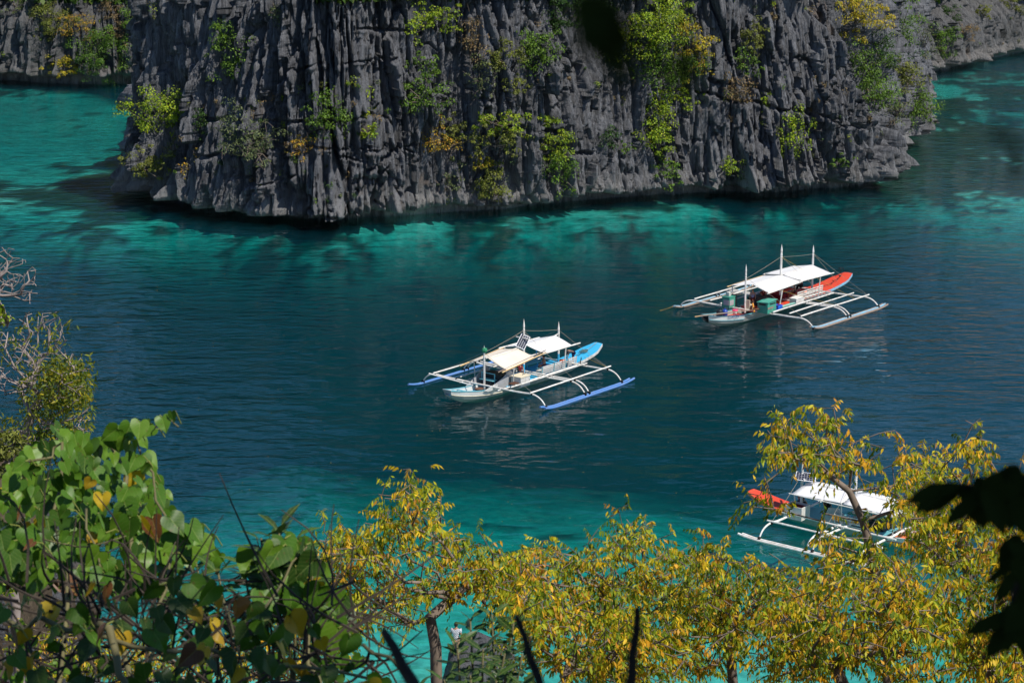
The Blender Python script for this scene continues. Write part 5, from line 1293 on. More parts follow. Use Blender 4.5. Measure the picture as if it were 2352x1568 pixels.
def leaves_joined(root, P, T, N, ln, cols, m, name='foliage'):
    """all the further leaves of a plant, as one part"""
    P, T, N, ln = map(np.asarray, (P, T, N, ln))
    T = T / np.linalg.norm(T, axis=1, keepdims=True); N = N - T * np.sum(N * T, 1, keepdims=True); N /= np.linalg.norm(N, axis=1, keepdims=True) + 1e-9; Bq = np.cross(N, T)
    vs = []; fs = []; cs = []; off = 0
    k = nrs.randint(0, 3, len(P))
    for t in range(3):
        i = np.where(k == t)[0]
        if not len(i): continue
        v, f = LTS[t]
        V = P[i, None, :] + (v[None, :, 0, None] * T[i, None, :] + v[None, :, 1, None] * Bq[i, None, :] + v[None, :, 2, None] * N[i, None, :]) * ln[i, None, None]
        vs.append(V.reshape(-1, 3)); fs.append((f[None] + (np.arange(len(i)) * len(v))[:, None, None] + off).reshape(-1, 4)); cs.append(np.repeat(np.asarray(cols)[i], len(v), 0)); off += len(i) * len(v)
    V = np.concatenate(vs) - np.array(root.location)
    o = link(name, np_mesh(name, V, np.concatenate(fs), smooth=True, cols=np.concatenate(cs)), m, root); o['kind'] = 'stuff'
    return o

def grow(base, trunk, targets, seed, r_tip=.007, step=.4, rise=.12):
    """branching skeleton that reaches every target: nodes, parents, radii, and the end node of every target"""
    rr = np.random.RandomState(seed)
    nodes = [np.array(base, float)]; par = [-1]
    for p in trunk:
        a = nodes[-1]; b = np.array(p, float); k = max(1, int(np.linalg.norm(b - a) / step))
        for i in range(1, k + 1):
            nodes.append(a + (b - a) * i / k + rr.normal(size=3) * .025); par.append(len(nodes) - 2)
    n_tr = len(nodes) - 1
    fork = nodes[-1]; plen = [0.0] * len(nodes)
    order = np.argsort(np.linalg.norm(np.array(targets) - fork, axis=1))
    ends = [0] * len(targets)
    start_ok = max(0, n_tr - int(len(trunk) > 1) * int(n_tr * .45))
    for j in order:
        t = np.array(targets[j]); A = np.array(nodes[start_ok:]); dd = np.linalg.norm(A - t, axis=1)
        cost = dd + .28 * np.array(plen[start_ok:]) + .5 * np.maximum(0, A[:, 2] - t[2])
        i = int(np.argmin(cost)) + start_ok
        a = nodes[i]; L_ = np.linalg.norm(t - a); k = max(1, int(L_ / step)); mid = (a + t) / 2 + np.array([0, 0, -rise * L_]) + rr.normal(size=3) * .07 * L_
        prev = i
        for q in range(1, k + 1):
            u = q / k; p = (1 - u) ** 2 * a + 2 * u * (1 - u) * mid + u * u * t
            nodes.append(p); par.append(prev); plen.append(plen[prev] + L_ / k); prev = len(nodes) - 1
        ends[j] = prev
    n = len(nodes); acc = np.zeros(n); kids = [0] * n
    for i in range(1, n): kids[par[i]] += 1
    for i in range(n - 1, 0, -1):
        if kids[i] == 0: acc[i] = r_tip ** 2.2
        acc[par[i]] += acc[i]
    rad = acc ** (1 / 2.2)
    return nodes, par, rad, ends, n_tr
def wood_mesh(root, nodes, par, rad, n_tr, m, rmax, minr=0.0):
    L0 = np.array(root.location)
    sc = min(1.0, rmax / max(rad[1], 1e-6))
    rad = np.maximum(rad * sc, .004)
    n = len(nodes); kids = [[] for _ in range(n)]
    for i in range(1, n): kids[par[i]].append(i)
    tb = MB(); bb = MB()
    # follow the thickest child so that a limb is one tube
    st = [(0, 1)] if n > 1 else []
    done = set()
    starts = [(0, kids[0][0])] + [(0, c) for c in kids[0][1:]]
    while starts:
        a, b = starts.pop()
        ch = [a, b]
        while kids[b]:
            ks = sorted(kids[b], key=lambda q: -rad[q])
            for q in ks[1:]: starts.append((b, q))
            b = ks[0]; ch.append(b)
        tgt = tb if a == 0 and len(tb.v) == 0 else bb
        pts = [nodes[i] - L0 for i in ch]; rr = [min(float(rad[i]), float(rad[ch[1]])) if k == 0 else float(rad[i]) for k, i in enumerate(ch)]
        tgt.tube(pts, rr, 8 if tgt is tb else (5 if rr[0] > .02 else 3), caps=False)
    tb.build('trunk', m, root, smooth=True)
    if bb.v: o = bb.build('branches', m, root, smooth=True); o['kind'] = 'stuff'
def in_ellipses(ells, n, seed, yj):
    rr = np.random.RandomState(seed); w = np.array([e[2] * e[3] * (e[5] if len(e) > 5 else 1) for e in ells]); w = w / w.sum(); out = []
    for _ in range(n):
        e = ells[rr.choice(len(ells), p=w)]
        a = rr.uniform(0, 2 * math.pi); r = rr.uniform(0, 1) ** .5
        out.append(np.array(at_y(e[0] + e[2] * r * math.cos(a), e[1] + e[3] * r * math.sin(a), e[4] + rr.uniform(-yj, yj) * (1 - .5 * r))))
    return out
def yellow_tree(label, base_px, trunk_px, ells, n, seed, yj=2.0, sprays=2, ln=(.060, .096), rmax=.11, bare=.08, tones=YT, probs=YP, group='yellowing trees at the foot of the picture', keep=290, mesh_m=None, bark=None, name='yellow_leaved_tree'):
    n = int(n * 1.4); b1_ = at_y(*base_px); b = rooted(b1_); root = empty(name, b); tag(root, label, 'tree', group)
    tg = in_ellipses(ells, n, seed, yj)
    top_y = min(e[1] - e[3] for e in ells); rl_ = np.random.RandomState(seed + 9)
    for e in ells:                                            # leaders that stick out above the crown
        for _ in range(3):
            q = e[0] + rl_.uniform(-.8, .8) * e[2]; h_ = e[3] * (1 - ((q - e[0]) / e[2]) ** 2) ** .5
            tg.append(np.array(at_y(q, e[1] - h_ - rl_.uniform(4, 40), e[4])))
    nodes, par, rad, ends, ntr = grow(b, [b1_] + [at_y(*p) for p in trunk_px], tg, seed)
    wood_mesh(root, nodes, par, rad, ntr, bark or BARK, rmax)
    rr = np.random.RandomState(seed + 5)
    P = []; T = []; N = []; L_ = []; Cc = []
    for j, e in enumerate(ends):
        if rr.uniform() < bare: continue
        pt = nodes[e]; pd = (nodes[e] - nodes[par[e]]).astype(float); pd = pd / (np.linalg.norm(pd) + 1e-9)
        tt = tones[rr.choice(len(tones), p=probs)] * rr.uniform(.65, 1.2)
        for s_ in range(sprays):
            d = pd * .5 + rr.normal(size=3) * .6 + np.array([0, 0, .05]); d /= np.linalg.norm(d)
            p = pt - pd * rr.uniform(0, .35) * (s_ > 0)
            rl = rr.uniform(.16, .32); nl = rr.randint(8, 14)
            side = np.cross(d, [0.0, 0.0, 1.0]); side = side / (np.linalg.norm(side) + 1e-9)
            for q in range(nl):
                u = (q + .6) / nl
                pos = p + d * rl * u + np.array([0, 0, -.10 * rl * u * u * 3])
                sgn = 1 if q % 2 else -1
                t = d * .35 + side * sgn * .55 + np.array([0, 0, -.95 + .35 * rr.normal()]) + rr.normal(size=3) * .22
                nn = np.array([0, -.35, .5]) + side * sgn * .5 + rr.normal(size=3) * .45
                P.append(pos); T.append(t); N.append(nn); L_.append(rr.uniform(*ln))
                c = tt if rr.uniform() < .6 else tones[rr.choice(len(tones), p=probs)]
                Cc.append(np.array(c))
    P = np.array(P); dist = np.linalg.norm(P - np.array([0, 0, CAM_H]), axis=1) / np.array(L_)
    od = np.argsort(dist)
    m = mesh_m or M_LEAF
    for i in od[:keep]: place_leaf(root, leaf_mesh('lance', int(i) % 3, Cc[i], m), P[i], T[i], N[i], L_[i])
    r = od[keep:]
    if len(r):
        cc = np.array(Cc)[r] * rr.uniform(.8, 1.2, (len(r), 1))
        leaves_joined(root, P[r], np.array(T)[r], np.array(N)[r], np.array(L_)[r], cc, m)
    return root
yellow_tree('yellow-leaved tree with a forked pale trunk in front of the turquoise shallows', (1012, 1640, 24), [(1005, 1560, 24), (1000, 1420, 24), (1035, 1370, 24.2), (1070, 1335, 24.5)], [(950, 1300, 200, 80, 24, .8), (800, 1290, 80, 60, 24), (1110, 1320, 110, 70, 24.5), (960, 1190, 70, 60, 24, 1.2), (940, 1125, 22, 22, 24, 2), (880, 1180, 14, 40, 24, 1.4), (760, 1235, 30, 20, 24, 1.2), (860, 1400, 130, 50, 23.5)], 330, 301, yj=1.6, sprays=2, bare=.10)
yellow_tree('yellow-leaved tree with a small pointed crown at the middle of the bottom', (1420, 1700, 27), [(1425, 1560, 27), (1440, 1430, 27)], [(1440, 1290, 130, 60, 27), (1440, 1215, 60, 30, 27, 1.3), (1290, 1350, 140, 90, 27), (1250, 1290, 90, 36, 27, 1.3), (1180, 1340, 60, 60, 27), (1560, 1340, 120, 80, 27), (1490, 1400, 150, 80, 26)], 400, 302)
yellow_tree('yellow-leaved tree low in the bottom middle behind the black stick', (1330, 1760, 22), [(1325, 1620, 22), (1300, 1540, 22)], [(1330, 1460, 190, 90, 22), (1470, 1500, 140, 80, 22), (1240, 1400, 60, 60, 22.5)], 300, 303)
yellow_tree('yellow-leaved tree under the outrigger float of the nearest boat', (1700, 1720, 25), [(1690, 1580, 25), (1680, 1470, 25)], [(1680, 1370, 150, 90, 25), (1620, 1275, 60, 30, 25, 1), (1800, 1370, 110, 60, 25), (1610, 1450, 110, 90, 24)], 300, 304)
yellow_tree('tall thin yellow-leaved tree rising in front of the nearest boat', (2030, 1660, 22.5), [(2040, 1480, 22.5), (2005, 1280, 22.5), (1955, 1130, 22.5)], [(1880, 1070, 70, 44, 22.5, .35), (1800, 985, 40, 26, 22.5, 1.2), (1895, 985, 36, 40, 22.5, 1.2), (1785, 1040, 32, 16, 22.5, .8), (2010, 1050, 80, 34, 22.5, .8), (2110, 1150, 80, 56, 22.5, .6), (1930, 1240, 80, 30, 22.5, .3), (1740, 1165, 60, 20, 22.5, .45), (1980, 1300, 110, 40, 22, .8)], 150, 305, yj=1.5, bare=.15)
yellow_tree('yellow-leaved tree at the right edge above the black leaves', (2260, 1680, 25), [(2250, 1500, 25), (2220, 1330, 25)], [(2160, 1140, 90, 50, 25, .7), (2240, 1025, 36, 26, 25, .8), (2300, 1100, 70, 30, 25, .7), (2220, 1240, 140, 70, 25), (2130, 1065, 50, 22, 25, .7)], 230, 306)
yellow_tree('yellow-leaved tree filling the lower right between two pale trunks', (1960, 1760, 20.5), [(1960, 1620, 20.5), (1930, 1530, 20.5)], [(1960, 1420, 200, 100, 20.5), (1830, 1480, 130, 90, 20.5), (2080, 1360, 100, 70, 21), (2100, 1480, 120, 90, 20.5)], 380, 307)
yellow_tree('yellow-leaved tree in the bottom right corner', (2300, 1740, 22), [(2290, 1600, 22), (2270, 1500, 22)], [(2250, 1400, 130, 90, 22), (2280, 1500, 100, 80, 22), (2340, 1300, 60, 90, 22)], 300, 308)
yellow_tree('sunlit yellow tree seen through the vine at the bottom left', (520, 1760, 27), [(520, 1660, 27), (540, 1600, 27)], [(640, 1510, 190, 60, 27), (420, 1530, 190, 45, 27), (250, 1545, 150, 40, 27), (120, 1500, 110, 50, 27), (760, 1440, 80, 60, 26.5)], 280, 309, sprays=2)

# left bank: bare tree, leafy tree, shrubs
def bare_tree(label, base, trunk, ells, n, seed, yj, rmax, m=BARK, leaf_ells=None, nleaf=0, tones=YT, probs=YP, name='bare_tree', ln=(.12, .18)):
    b1_ = at_y(*base); b = rooted(b1_); root = empty(name, b); tag(root, label, 'tree', 'trees on the left bank')
    tg = in_ellipses(ells, n, seed, yj)
    nodes, par, rad, ends, ntr = grow(b, [b1_] + [at_y(*p) for p in trunk], tg, seed, r_tip=.012, step=.5, rise=.05)
    wood_mesh(root, nodes, par, np.array(rad), ntr, m, rmax)
    if nleaf:
        rr = np.random.RandomState(seed)
        P = np.array(in_ellipses(leaf_ells, nleaf, seed + 2, yj)); N = rr.normal(size=(nleaf, 3)) * .6 + np.array([0, -.4, .6]); T = rr.normal(size=(nleaf, 3)) * .6 + np.array([0, 0, -.5])
        c = tones[rr.choice(len(tones), nleaf, p=probs)] * rr.uniform(.7, 1.2, (nleaf, 1))
        leaves_joined(root, P, T, N, rr.uniform(*ln, nleaf), c, M_LEAF)
    return root
PALEB = mat('pale_dry_twigs', (0.34, 0.28, 0.25), 0.9, 0.1, var=.3, vscale=5)
bare_tree('leafless pale branches reaching in from the left edge', (-90, 760, 46), [(-60, 700, 46)], [(35, 640, 55, 48, 46), (15, 590, 24, 30, 46), (70, 680, 24, 18, 46), (-20, 640, 60, 40, 46)], 170, 401, 1.0, .09, PALEB)
bare_tree('half-bare tree with yellow-green leaves over the water at the left', (20, 1130, 48), [(50, 1040, 48), (70, 950, 48)], [(70, 775, 90, 36, 48), (130, 860, 80, 60, 48), (170, 940, 50, 70, 48), (100, 735, 60, 24, 48), (110, 1000, 100, 50, 48), (30, 850, 70, 60, 48)], 460, 402, 1.6, .16, PALEB, [(150, 850, 52, 34, 48), (150, 890, 60, 54, 48), (105, 900, 70, 60, 48), (185, 950, 36, 66, 48, .5), (80, 1000, 100, 60, 48, .6), (70, 800, 90, 60, 48, .22), (120, 740, 60, 30, 48, .12), (195, 860, 30, 50, 48, .3)], 3200, np.array([(.22, .24, .02), (.14, .19, .02), (.34, .29, .02), (.08, .12, .015)]), np.array([.35, .3, .2, .15]), 'half_bare_tree')
for (px, py, rx, ry, tone, lab, y) in [(15, 1020, 60, 70, 'olive', 'yellow-green bush on the left bank under the half-bare tree', 47), (5, 730, 18, 30, 'lime', 'lime sprig at the left edge under the bare branches', 45.5), (66, 1140, 60, 34, 'yellow', 'bright yellow shrub on the dark rock of the left bank', 46), (20, 1335, 42, 30, 'lime', 'lime shrub at the left edge under the dark rock', 40), (75, 1085, 70, 40, 'olive', 'dense olive shrub between the half-bare tree and the rock', 47.5), (90, 1230, 50, 50, 'sage', 'thin grey-green scrub at the foot of the left rock', 45), (110, 1010, 60, 50, 'green', 'green undergrowth behind the half-bare tree', 49)]:
    shrub(px, py, rx, ry, tone, lab, dens=1.1, leaf=.15, group='shrubs on the left bank', at=at_y(px, py, y), name='bank_shrub', stemmat=PALEB)

# ------------------------------------------------------------------ the vine in the left foreground
def heart_arrays(cup=.12, fold=.16, wav=.03, seed=0):
    """unit heart-shaped leaf, stalk at 0, tip at +x"""
    rr = np.random.RandomState(seed)
    out = [(.0, .0), (-.13, .14), (-.16, .28), (-.08, .42), (.08, .50), (.28, .48), (.48, .38), (.66, .25), (.83, .11), (1.0, 0)]
    mid = [(.0, 0), (.02, 0), (.05, 0), (.1, 0), (.2, 0), (.34, 0), (.50, 0), (.66, 0), (.83, 0), (1, 0)]
    v = []; f = []
    def hz(x, y): return fold * abs(y) - cup * (x - .3) ** 2 - cup * 1.2 * y * y + wav * math.sin(7 * x + 5 * y + seed)
    for s in (1, -1):
        b = len(v)
        for (x, y), (mx, my) in zip(out, mid):
            y = y * (1 + rr.uniform(-.06, .06)); v.append((x, s * y, hz(x, s * y))); q = ((x + mx) / 2, s * y / 2); v.append((q[0], q[1], hz(*q) - .012)); v.append((mx, 0, hz(mx, 0) - .03))
        for i in range(len(out) - 1):
            a = b + i * 3
            for k in (0, 1):
                q = (a + k, a + k + 1, a + k + 4, a + k + 3); f.append(q if s < 0 else q[::-1])
    return np.array(v), np.array(f)
HT = [heart_arrays(.10, .16, .02, 1), heart_arrays(.22, .30, .04, 2), heart_arrays(.05, .06, .03, 3), heart_arrays(.30, .45, .05, 4), heart_arrays(-.1, .55, .07, 5)]
VG = [(.060, .145, .010), (.080, .175, .012), (.045, .105, .010), (.105, .205, .014), (.030, .070, .009)]
VY = [(.50, .34, .015), (.42, .26, .015)]; VB = [(.16, .06, .02), (.09, .04, .02), (.28, .12, .025)]
def in_poly(poly, n, seed):
    rr = np.random.RandomState(seed); p = np.array(poly); lo = p.min(0); hi = p.max(0); out = []
    while len(out) < n:
        q = lo + (hi - lo) * rr.uniform(size=2); c = False; j = len(p) - 1
        for i in range(len(p)):
            if (p[i, 1] > q[1]) != (p[j, 1] > q[1]) and q[0] < (p[j, 0] - p[i, 0]) * (q[1] - p[i, 1]) / (p[j, 1] - p[i, 1]) + p[i, 0]: c = not c
            j = i
        if c and (len(out) < 3 or min((q[0] - o[0]) ** 2 + (q[1] - o[1]) ** 2 for o in out) > (20 if n > 90 else 26) ** 2 * rr.uniform(.2, 1)): out.append(q)
    return out
PA = [(0, 1100), (50, 1020), (135, 965), (220, 985), (290, 970), (330, 990), (340, 1060), (385, 1130), (400, 1185), (470, 1215), (515, 1250), (480, 1275), (420, 1262), (390, 1300), (300, 1335), (150, 1340), (0, 1330)]
PB = [(570, 1275), (640, 1225), (700, 1240), (738, 1295), (790, 1380), (805, 1440), (740, 1450), (680, 1400), (600, 1370)]
PC = [(0, 1330), (390, 1300), (560, 1370), (820, 1460), (900, 1568), (0, 1568)]
vine_loc = rooted(at_y(300, 1600, 6.8))
vine = empty('climbing_vine', vine_loc); tag(vine, 'climbing vine with heart-shaped leaves heaped up in the left foreground', 'vine')
vr = np.random.RandomState(77)
pet = MB()
def vine_leaf(px, py, y, size, tone, ti, down=.9, up=.55):
    p = np.array(at_y(px, py, y)); N = np.array([.3, -.7, up]) + vr.normal(size=3) * .55; T = np.array([vr.normal() * .6, -.25 + vr.normal() * .3, -down])
    place_leaf(vine, leaf_mesh('heart', ti, tone, M_VINE), p, T, N, size)
    e = p + np.array([vr.normal() * .03, .07, -.03 - .05 * vr.uniform()])
    pet.tube([Vector(p) - vine_loc, (Vector(p) + Vector(e)) / 2 - vine_loc + Vector((0, 0, .02)), Vector(e) - vine_loc], .0028, 4, caps=False)
for (x, y) in in_poly(PA, 168, 5):
    dp = 7.3 + .9 * (1330 - y) / 350 + vr.uniform(-.35, .35)
    u = vr.uniform(); low = y > 1130
    tone = VG[vr.randint(4)] if u < (.90 if low else .985) else (VY[vr.randint(2)] if (u < .95 or not low) else VB[vr.randint(3)])
    vine_leaf(x, y, dp, vr.uniform(.048, .105), tone, vr.choice(4, p=[.3, .3, .2, .2]), up=.75)
for k, (x, y) in enumerate([(395, 945), (372, 958), (345, 972), (322, 968), (300, 975), (270, 985), (250, 1000), (285, 1005), (310, 1010), (355, 985)]):
    vine_leaf(x, y, 8.1 + .05 * vr.normal(), [.05, .072, .075, .085, .088, .09, .09, .08, .07, .06][k], VG[k % 4], k % 3, up=.6)
for (x, y) in in_poly(PB, 44, 6):
    vine_leaf(x, y, 7.1 + vr.uniform(-.3, .3), vr.uniform(.085, .125), VG[vr.randint(5)] if vr.uniform() < .9 else VY[0], vr.choice(4, p=[.3, .3, .2, .2]), up=.5)
for (x, y) in in_poly(PC, 84, 7):
    u = vr.uniform()
    vine_leaf(x, y, 5.9 + vr.uniform(-.35, .5), vr.uniform(.045, .088), VG[vr.choice([0, 2, 4, 4])] if u < .70 else (VY[vr.randint(2)] if u < .86 else VB[vr.randint(3)]), vr.randint(5), up=.35)
o = pet.build('petioles', mat('vine_stalk', (.20, .22, .05), .6), vine); o['kind'] = 'stuff'
# leaves deeper inside the heap
pts = in_poly(PA, 170, 15) + in_poly(PB, 40, 16) + in_poly(PC, 50, 17)
bk = MB(); 
back_v = []; back_f = []; back_c = []; off = 0
for (x, y) in pts:
    p = np.array(at_y(x, y + 14, 7.9 + .9 * (1330 - y) / 350 + vr.uniform(0, .5))); v, f = HT[vr.randint(4)]
    T = Vector((vr.normal() * .5, -.2, -.8)).normalized(); N = Vector((vr.normal() * .5 + .2, -.6, .7)); N = (N - T * N.dot(T)).normalized(); Bv = N.cross(T)
    M3 = np.array([T, Bv, N]); s_ = vr.uniform(.06, .10)
    back_v.append(v @ M3 * s_ + p - np.array(vine_loc)); back_f.append(f + off); back_c.append(np.tile(np.array(VG[vr.randint(5)]), (len(v), 1))); off += len(v)
o = link('inner_leaves', np_mesh('inner_leaves', np.concatenate(back_v), np.concatenate(back_f), True, cols=np.concatenate(back_c)), M_VINEJ, vine); o['kind'] = 'stuff'
# stems of the vine
M_STEM = mat('green_brown_stem', (.16, .14, .06), .7, var=.4, vscale=8)
def px_path(lst): return [at_y(*q) - vine_loc for q in lst]
for lst, r in [([(300, 1640, 6.8), (290, 1450, 7.2), (310, 1250, 7.7), (290, 1080, 8.1), (240, 1000, 8.2)], .014), ([(330, 1600, 6.5), (360, 1400, 7.0), (400, 1250, 7.6), (350, 1100, 8), (320, 1010, 8.2), (400, 938, 8.15), (410, 980, 8.1)], .007), ([(120, 1640, 6.6), (160, 1400, 7.2), (120, 1200, 7.7), (150, 1020, 8.1), (60, 1060, 8)], .010),
                ([(760, 1640, 6.6), (720, 1500, 6.8), (690, 1350, 7.1), (640, 1250, 7.2)], .010), ([(0, 1420, 6.3), (150, 1440, 6.2), (300, 1480, 6.1), (480, 1500, 6.1), (640, 1520, 6.0), (860, 1560, 6)], .010), ([(230, 1440, 6.0), (270, 1520, 5.9), (310, 1600, 5.8)], .016), ([(560, 1440, 6.2), (660, 1330, 6.8), (705, 1255, 7)], .006), ([(830, 1480, 5.8), (900, 1530, 5.8), (960, 1568, 5.8), (1000, 1620, 5.8)], .006), ([(430, 1300, 7.2), (520, 1420, 6.6), (560, 1560, 6.3)], .006), ([(200, 1180, 7.4), (220, 1300, 7.1), (260, 1420, 6.8)], .005), ([(100, 1250, 7.4), (200, 1235, 7.3), (290, 1230, 7.3)], .004)]:
    pts = px_path(lst); P2 = []
    for i in range(len(pts) - 1):
        for t in (0, .33, .66): P2.append(pts[i].lerp(pts[i + 1], t) + Vector(tuple(vr.normal(size=3) * .015)))
    P2.append(pts[-1])
    if lst[0][1] > 1600: g = rooted(at_y(*lst[0])) - vine_loc; P2 = [g, g.lerp(P2[0], .5)] + P2
    MB().tube(P2, [r * (1 - .5 * i / len(P2)) for i in range(len(P2))], 6).build('stem', M_STEM, vine, smooth=True)
tw = MB()
for _ in range(300):
    x = vr.uniform(-20, 860); y = vr.uniform(1330, 1600); d = 6.1 + vr.uniform(0, 1.8); a = at_y(x, y, d); l = vr.uniform(.12, .5); e = a + Vector((vr.normal() * .6, vr.normal() * .3, vr.normal() * .6 + .2)).normalized() * l
    tw.tube(arc_pts(a - vine_loc, (a + e) / 2 - vine_loc + Vector(tuple(vr.normal(size=3) * .05)), e - vine_loc, 5), [.006, .005, .004, .003, .002], 4, caps=False)
o = tw.build('twigs', BARKD, vine); o['kind'] = 'stuff'

# dark green shrubs with pointed leaves in front
def pointed_shrub(label, base, heads, seed, n_each, ln, tones, keep=290):
    b = rooted(at_y(*base)); root = empty('pointed_leaf_shrub', b); tag(root, label, 'shrub', 'pointed-leaved shrubs in the foreground'); rr = np.random.RandomState(seed)
    c = 0
    for (px, py, y) in heads:
        h = at_y(px, py, y); m_ = b.lerp(h, .5) + Vector((rr.normal() * .04, 0, .0))
        MB().tube([q - b for q in arc_pts(b, m_, h, 7)], [.012, .011, .01, .008, .007, .006, .004], 5).build('stem', M_STEM, root, smooth=True)
        for k in range(n_each):
            if c >= keep: break
            a = k * 2.4 + rr.uniform(0, .5); u = k / n_each
            d = np.array([math.cos(a), math.sin(a), .75 - 1.3 * u + rr.normal() * .2]); p = np.array(h) - np.array([0, 0, .26 * u]) + d * .012
            place_leaf(root, leaf_mesh('lance', rr.randint(3), tones[rr.randint(len(tones))], M_VINE), p, d, np.array([0, -.2, 1]) + rr.normal(size=3) * .3, rr.uniform(*ln)); c += 1
    return root
DK = [(.045, .10, .018), (.035, .08, .016), (.06, .12, .02), (.03, .062, .015)]
pointed_shrub('dark green shrub with pointed leaves sticking up above the right end of the vine', (650, 1640, 7.1), [(600, 1235, 7.1), (640, 1215, 7.1), (680, 1235, 7.1), (560, 1290, 7.2), (650, 1290, 7), (450, 1290, 7.4), (500, 1310, 7.3), (400, 1330, 7.4), (610, 1330, 7), (720, 1300, 7)], 501, 22, (.07, .12), DK)
pointed_shrub('dark green shrub with pointed leaves between the two black sticks at the bottom', (1110, 1700, 8.6), [(1080, 1420, 8.6), (1130, 1410, 8.6), (1180, 1430, 8.6), (1050, 1480, 8.4), (1110, 1490, 8.3), (1160, 1500, 8.4), (1200, 1500, 8.4), (1080, 1550, 8.1), (1140, 1555, 8.1), (1020, 1560, 8.1), (960, 1570, 8), (1200, 1570, 8)], 502, 24, (.06, .105), [(.03, .072, .012), (.022, .055, .011), (.045, .095, .014), (.02, .045, .01)])  # dark green leaves, tones lowered further so the colour carries the shade

# black, blurred sticks close to the lens and the branch that hangs over the viewpoint
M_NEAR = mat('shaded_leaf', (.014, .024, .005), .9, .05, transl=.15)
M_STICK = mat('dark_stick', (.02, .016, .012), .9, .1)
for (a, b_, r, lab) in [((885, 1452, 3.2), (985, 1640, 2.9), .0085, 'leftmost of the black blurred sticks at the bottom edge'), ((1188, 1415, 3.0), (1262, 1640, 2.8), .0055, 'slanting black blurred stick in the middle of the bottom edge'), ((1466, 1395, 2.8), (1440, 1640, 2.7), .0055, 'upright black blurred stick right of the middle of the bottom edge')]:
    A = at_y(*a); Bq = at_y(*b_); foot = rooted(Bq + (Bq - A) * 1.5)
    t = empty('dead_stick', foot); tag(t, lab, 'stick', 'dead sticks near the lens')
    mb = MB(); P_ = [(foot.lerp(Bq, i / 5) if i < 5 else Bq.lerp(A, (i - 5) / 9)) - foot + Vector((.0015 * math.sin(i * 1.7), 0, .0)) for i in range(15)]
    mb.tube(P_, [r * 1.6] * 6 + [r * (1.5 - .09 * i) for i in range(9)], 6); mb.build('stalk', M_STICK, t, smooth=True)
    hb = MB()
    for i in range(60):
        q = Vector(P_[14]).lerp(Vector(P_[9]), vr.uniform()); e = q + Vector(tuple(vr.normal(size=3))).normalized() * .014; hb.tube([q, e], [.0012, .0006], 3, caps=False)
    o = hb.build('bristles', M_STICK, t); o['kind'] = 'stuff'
ot_base = Vector((3.2, -2.6, 38.0))
ot = empty('overhanging_tree', ot_base); tag(ot, 'black blurred leaves of a shaded branch hanging in from the right and top', 'tree')
MB().tube([q - ot_base for q in arc_pts(ot_base, Vector((3.0, -2.2, 42)), Vector((1.6, .6, 43.2)), 9)], [.16, .15, .14, .13, .12, .10, .09, .08, .06], 8).build('trunk', BARKD, ot, smooth=True)
NL = 0
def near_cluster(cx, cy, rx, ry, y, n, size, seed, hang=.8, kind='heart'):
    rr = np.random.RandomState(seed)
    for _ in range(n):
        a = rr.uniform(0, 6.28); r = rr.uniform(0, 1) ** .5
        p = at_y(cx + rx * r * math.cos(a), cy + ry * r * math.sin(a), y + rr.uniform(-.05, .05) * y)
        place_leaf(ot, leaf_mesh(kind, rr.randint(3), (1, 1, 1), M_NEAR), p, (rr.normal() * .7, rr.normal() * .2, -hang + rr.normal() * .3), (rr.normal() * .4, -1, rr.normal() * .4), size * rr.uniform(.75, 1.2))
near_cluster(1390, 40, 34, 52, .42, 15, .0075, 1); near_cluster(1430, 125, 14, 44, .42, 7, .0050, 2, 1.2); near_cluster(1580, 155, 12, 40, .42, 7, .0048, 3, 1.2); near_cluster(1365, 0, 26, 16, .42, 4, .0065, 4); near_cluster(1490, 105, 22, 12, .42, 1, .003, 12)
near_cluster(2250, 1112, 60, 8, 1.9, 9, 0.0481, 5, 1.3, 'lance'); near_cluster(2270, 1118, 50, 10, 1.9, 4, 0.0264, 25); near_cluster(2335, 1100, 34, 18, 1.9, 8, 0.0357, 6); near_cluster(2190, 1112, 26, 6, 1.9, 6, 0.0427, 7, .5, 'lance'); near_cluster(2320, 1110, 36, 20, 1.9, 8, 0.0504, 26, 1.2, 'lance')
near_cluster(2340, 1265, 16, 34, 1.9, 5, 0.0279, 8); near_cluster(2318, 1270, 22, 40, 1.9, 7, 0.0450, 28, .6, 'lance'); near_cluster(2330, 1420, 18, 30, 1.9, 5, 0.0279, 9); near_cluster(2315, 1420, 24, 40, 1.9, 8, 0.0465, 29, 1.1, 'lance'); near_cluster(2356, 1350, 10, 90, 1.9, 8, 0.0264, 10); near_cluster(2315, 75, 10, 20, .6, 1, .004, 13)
for q in [(2290, 300), (2318, 312), (2335, 340), (2338, 370), (2325, 400)]: near_cluster(q[0], q[1], 5, 5, .5, 2, .0038, int(q[0]))
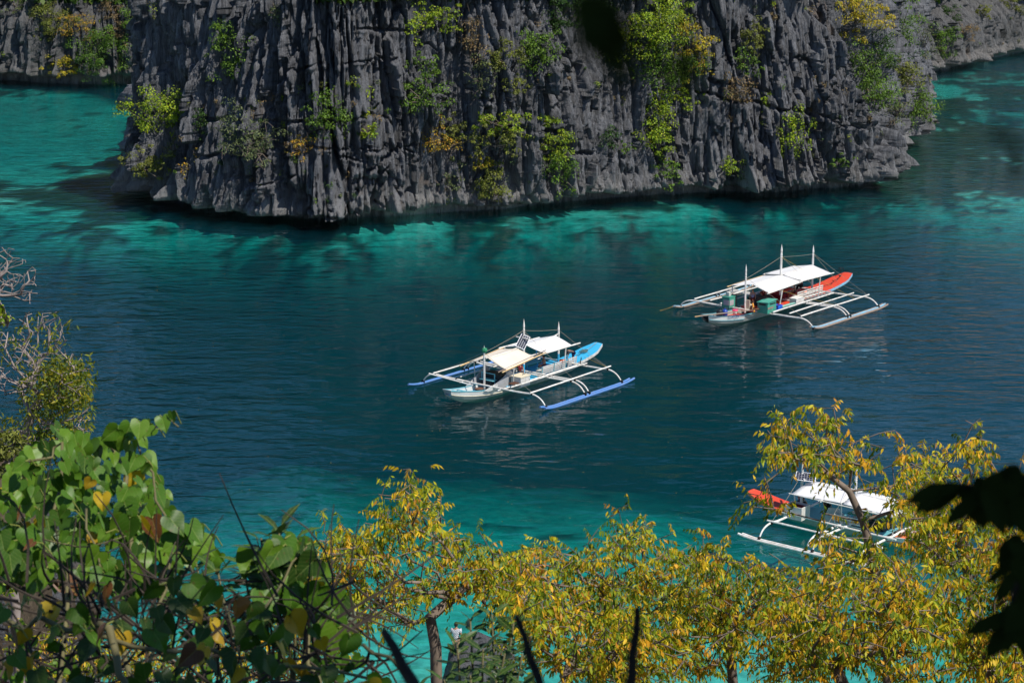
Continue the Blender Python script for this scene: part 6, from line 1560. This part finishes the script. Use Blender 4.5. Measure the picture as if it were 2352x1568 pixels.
for lst in [[(2420, 1080, 1.9), (2330, 1105, 1.9), (2240, 1118, 1.9), (2170, 1112, 1.9)], [(2440, 1200, 1.9), (2370, 1270, 1.9), (2330, 1360, 1.9), (2310, 1450, 1.9)], [(1380, -120, 0.42), (1385, 0, 0.42), (1400, 80, 0.42), (1430, 190, 0.42)], [(1575, -120, 0.42), (1582, 60, 0.42), (1582, 190, 0.42)], [(2460, 330, .6), (2400, 300, .6), (2335, 330, .6), (2322, 390, .6)]]:
    pts = [at_y(*q) - ot_base for q in lst]
    MB().tube(pts, .0006 if lst[0][2] < 1.5 else .003, 5).build('twig', M_STICK, ot)
    MB().tube([pts[0], pts[0].lerp(Vector((1.6, .6, 43.2)) - ot_base, .5) + Vector((.1, 0, .2)), Vector((1.6, .6, 43.2)) - ot_base], [.005, .015, .03], 6).build('branch', BARKD, ot)
# its crown above and behind the camera, which shades the viewpoint
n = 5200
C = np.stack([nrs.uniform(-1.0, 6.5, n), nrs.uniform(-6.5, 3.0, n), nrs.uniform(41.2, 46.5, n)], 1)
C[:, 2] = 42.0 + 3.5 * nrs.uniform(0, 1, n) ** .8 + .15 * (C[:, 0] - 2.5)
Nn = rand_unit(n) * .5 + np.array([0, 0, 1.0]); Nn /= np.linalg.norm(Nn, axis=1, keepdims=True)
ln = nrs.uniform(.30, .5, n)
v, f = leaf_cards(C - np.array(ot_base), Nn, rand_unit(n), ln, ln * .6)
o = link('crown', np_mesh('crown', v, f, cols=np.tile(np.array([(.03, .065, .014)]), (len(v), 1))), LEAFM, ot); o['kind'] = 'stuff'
# leaves adrift on the water
n = 170
q = np.array([at_z(a, b, .012) for a, b in zip(nrs.uniform(250, 2300, n), nrs.uniform(560, 1200, n))])
v, f = leaf_cards(np.array(q, float), np.tile(np.array([0, 0, 1.0]), (n, 1)), np.concatenate([nrs.normal(size=(n, 2)), np.zeros((n, 1))], 1), nrs.uniform(.08, .17, n), nrs.uniform(.05, .09, n)); v[:, 2] = np.maximum(v[:, 2], .008)
o = link('drifting_leaves', np_mesh('drifting_leaves', v, f, cols=np.repeat(np.array(TONES['orange'])[nrs.randint(0, 3, n)], 4, 0)), LEAFM); o['kind'] = 'stuff'
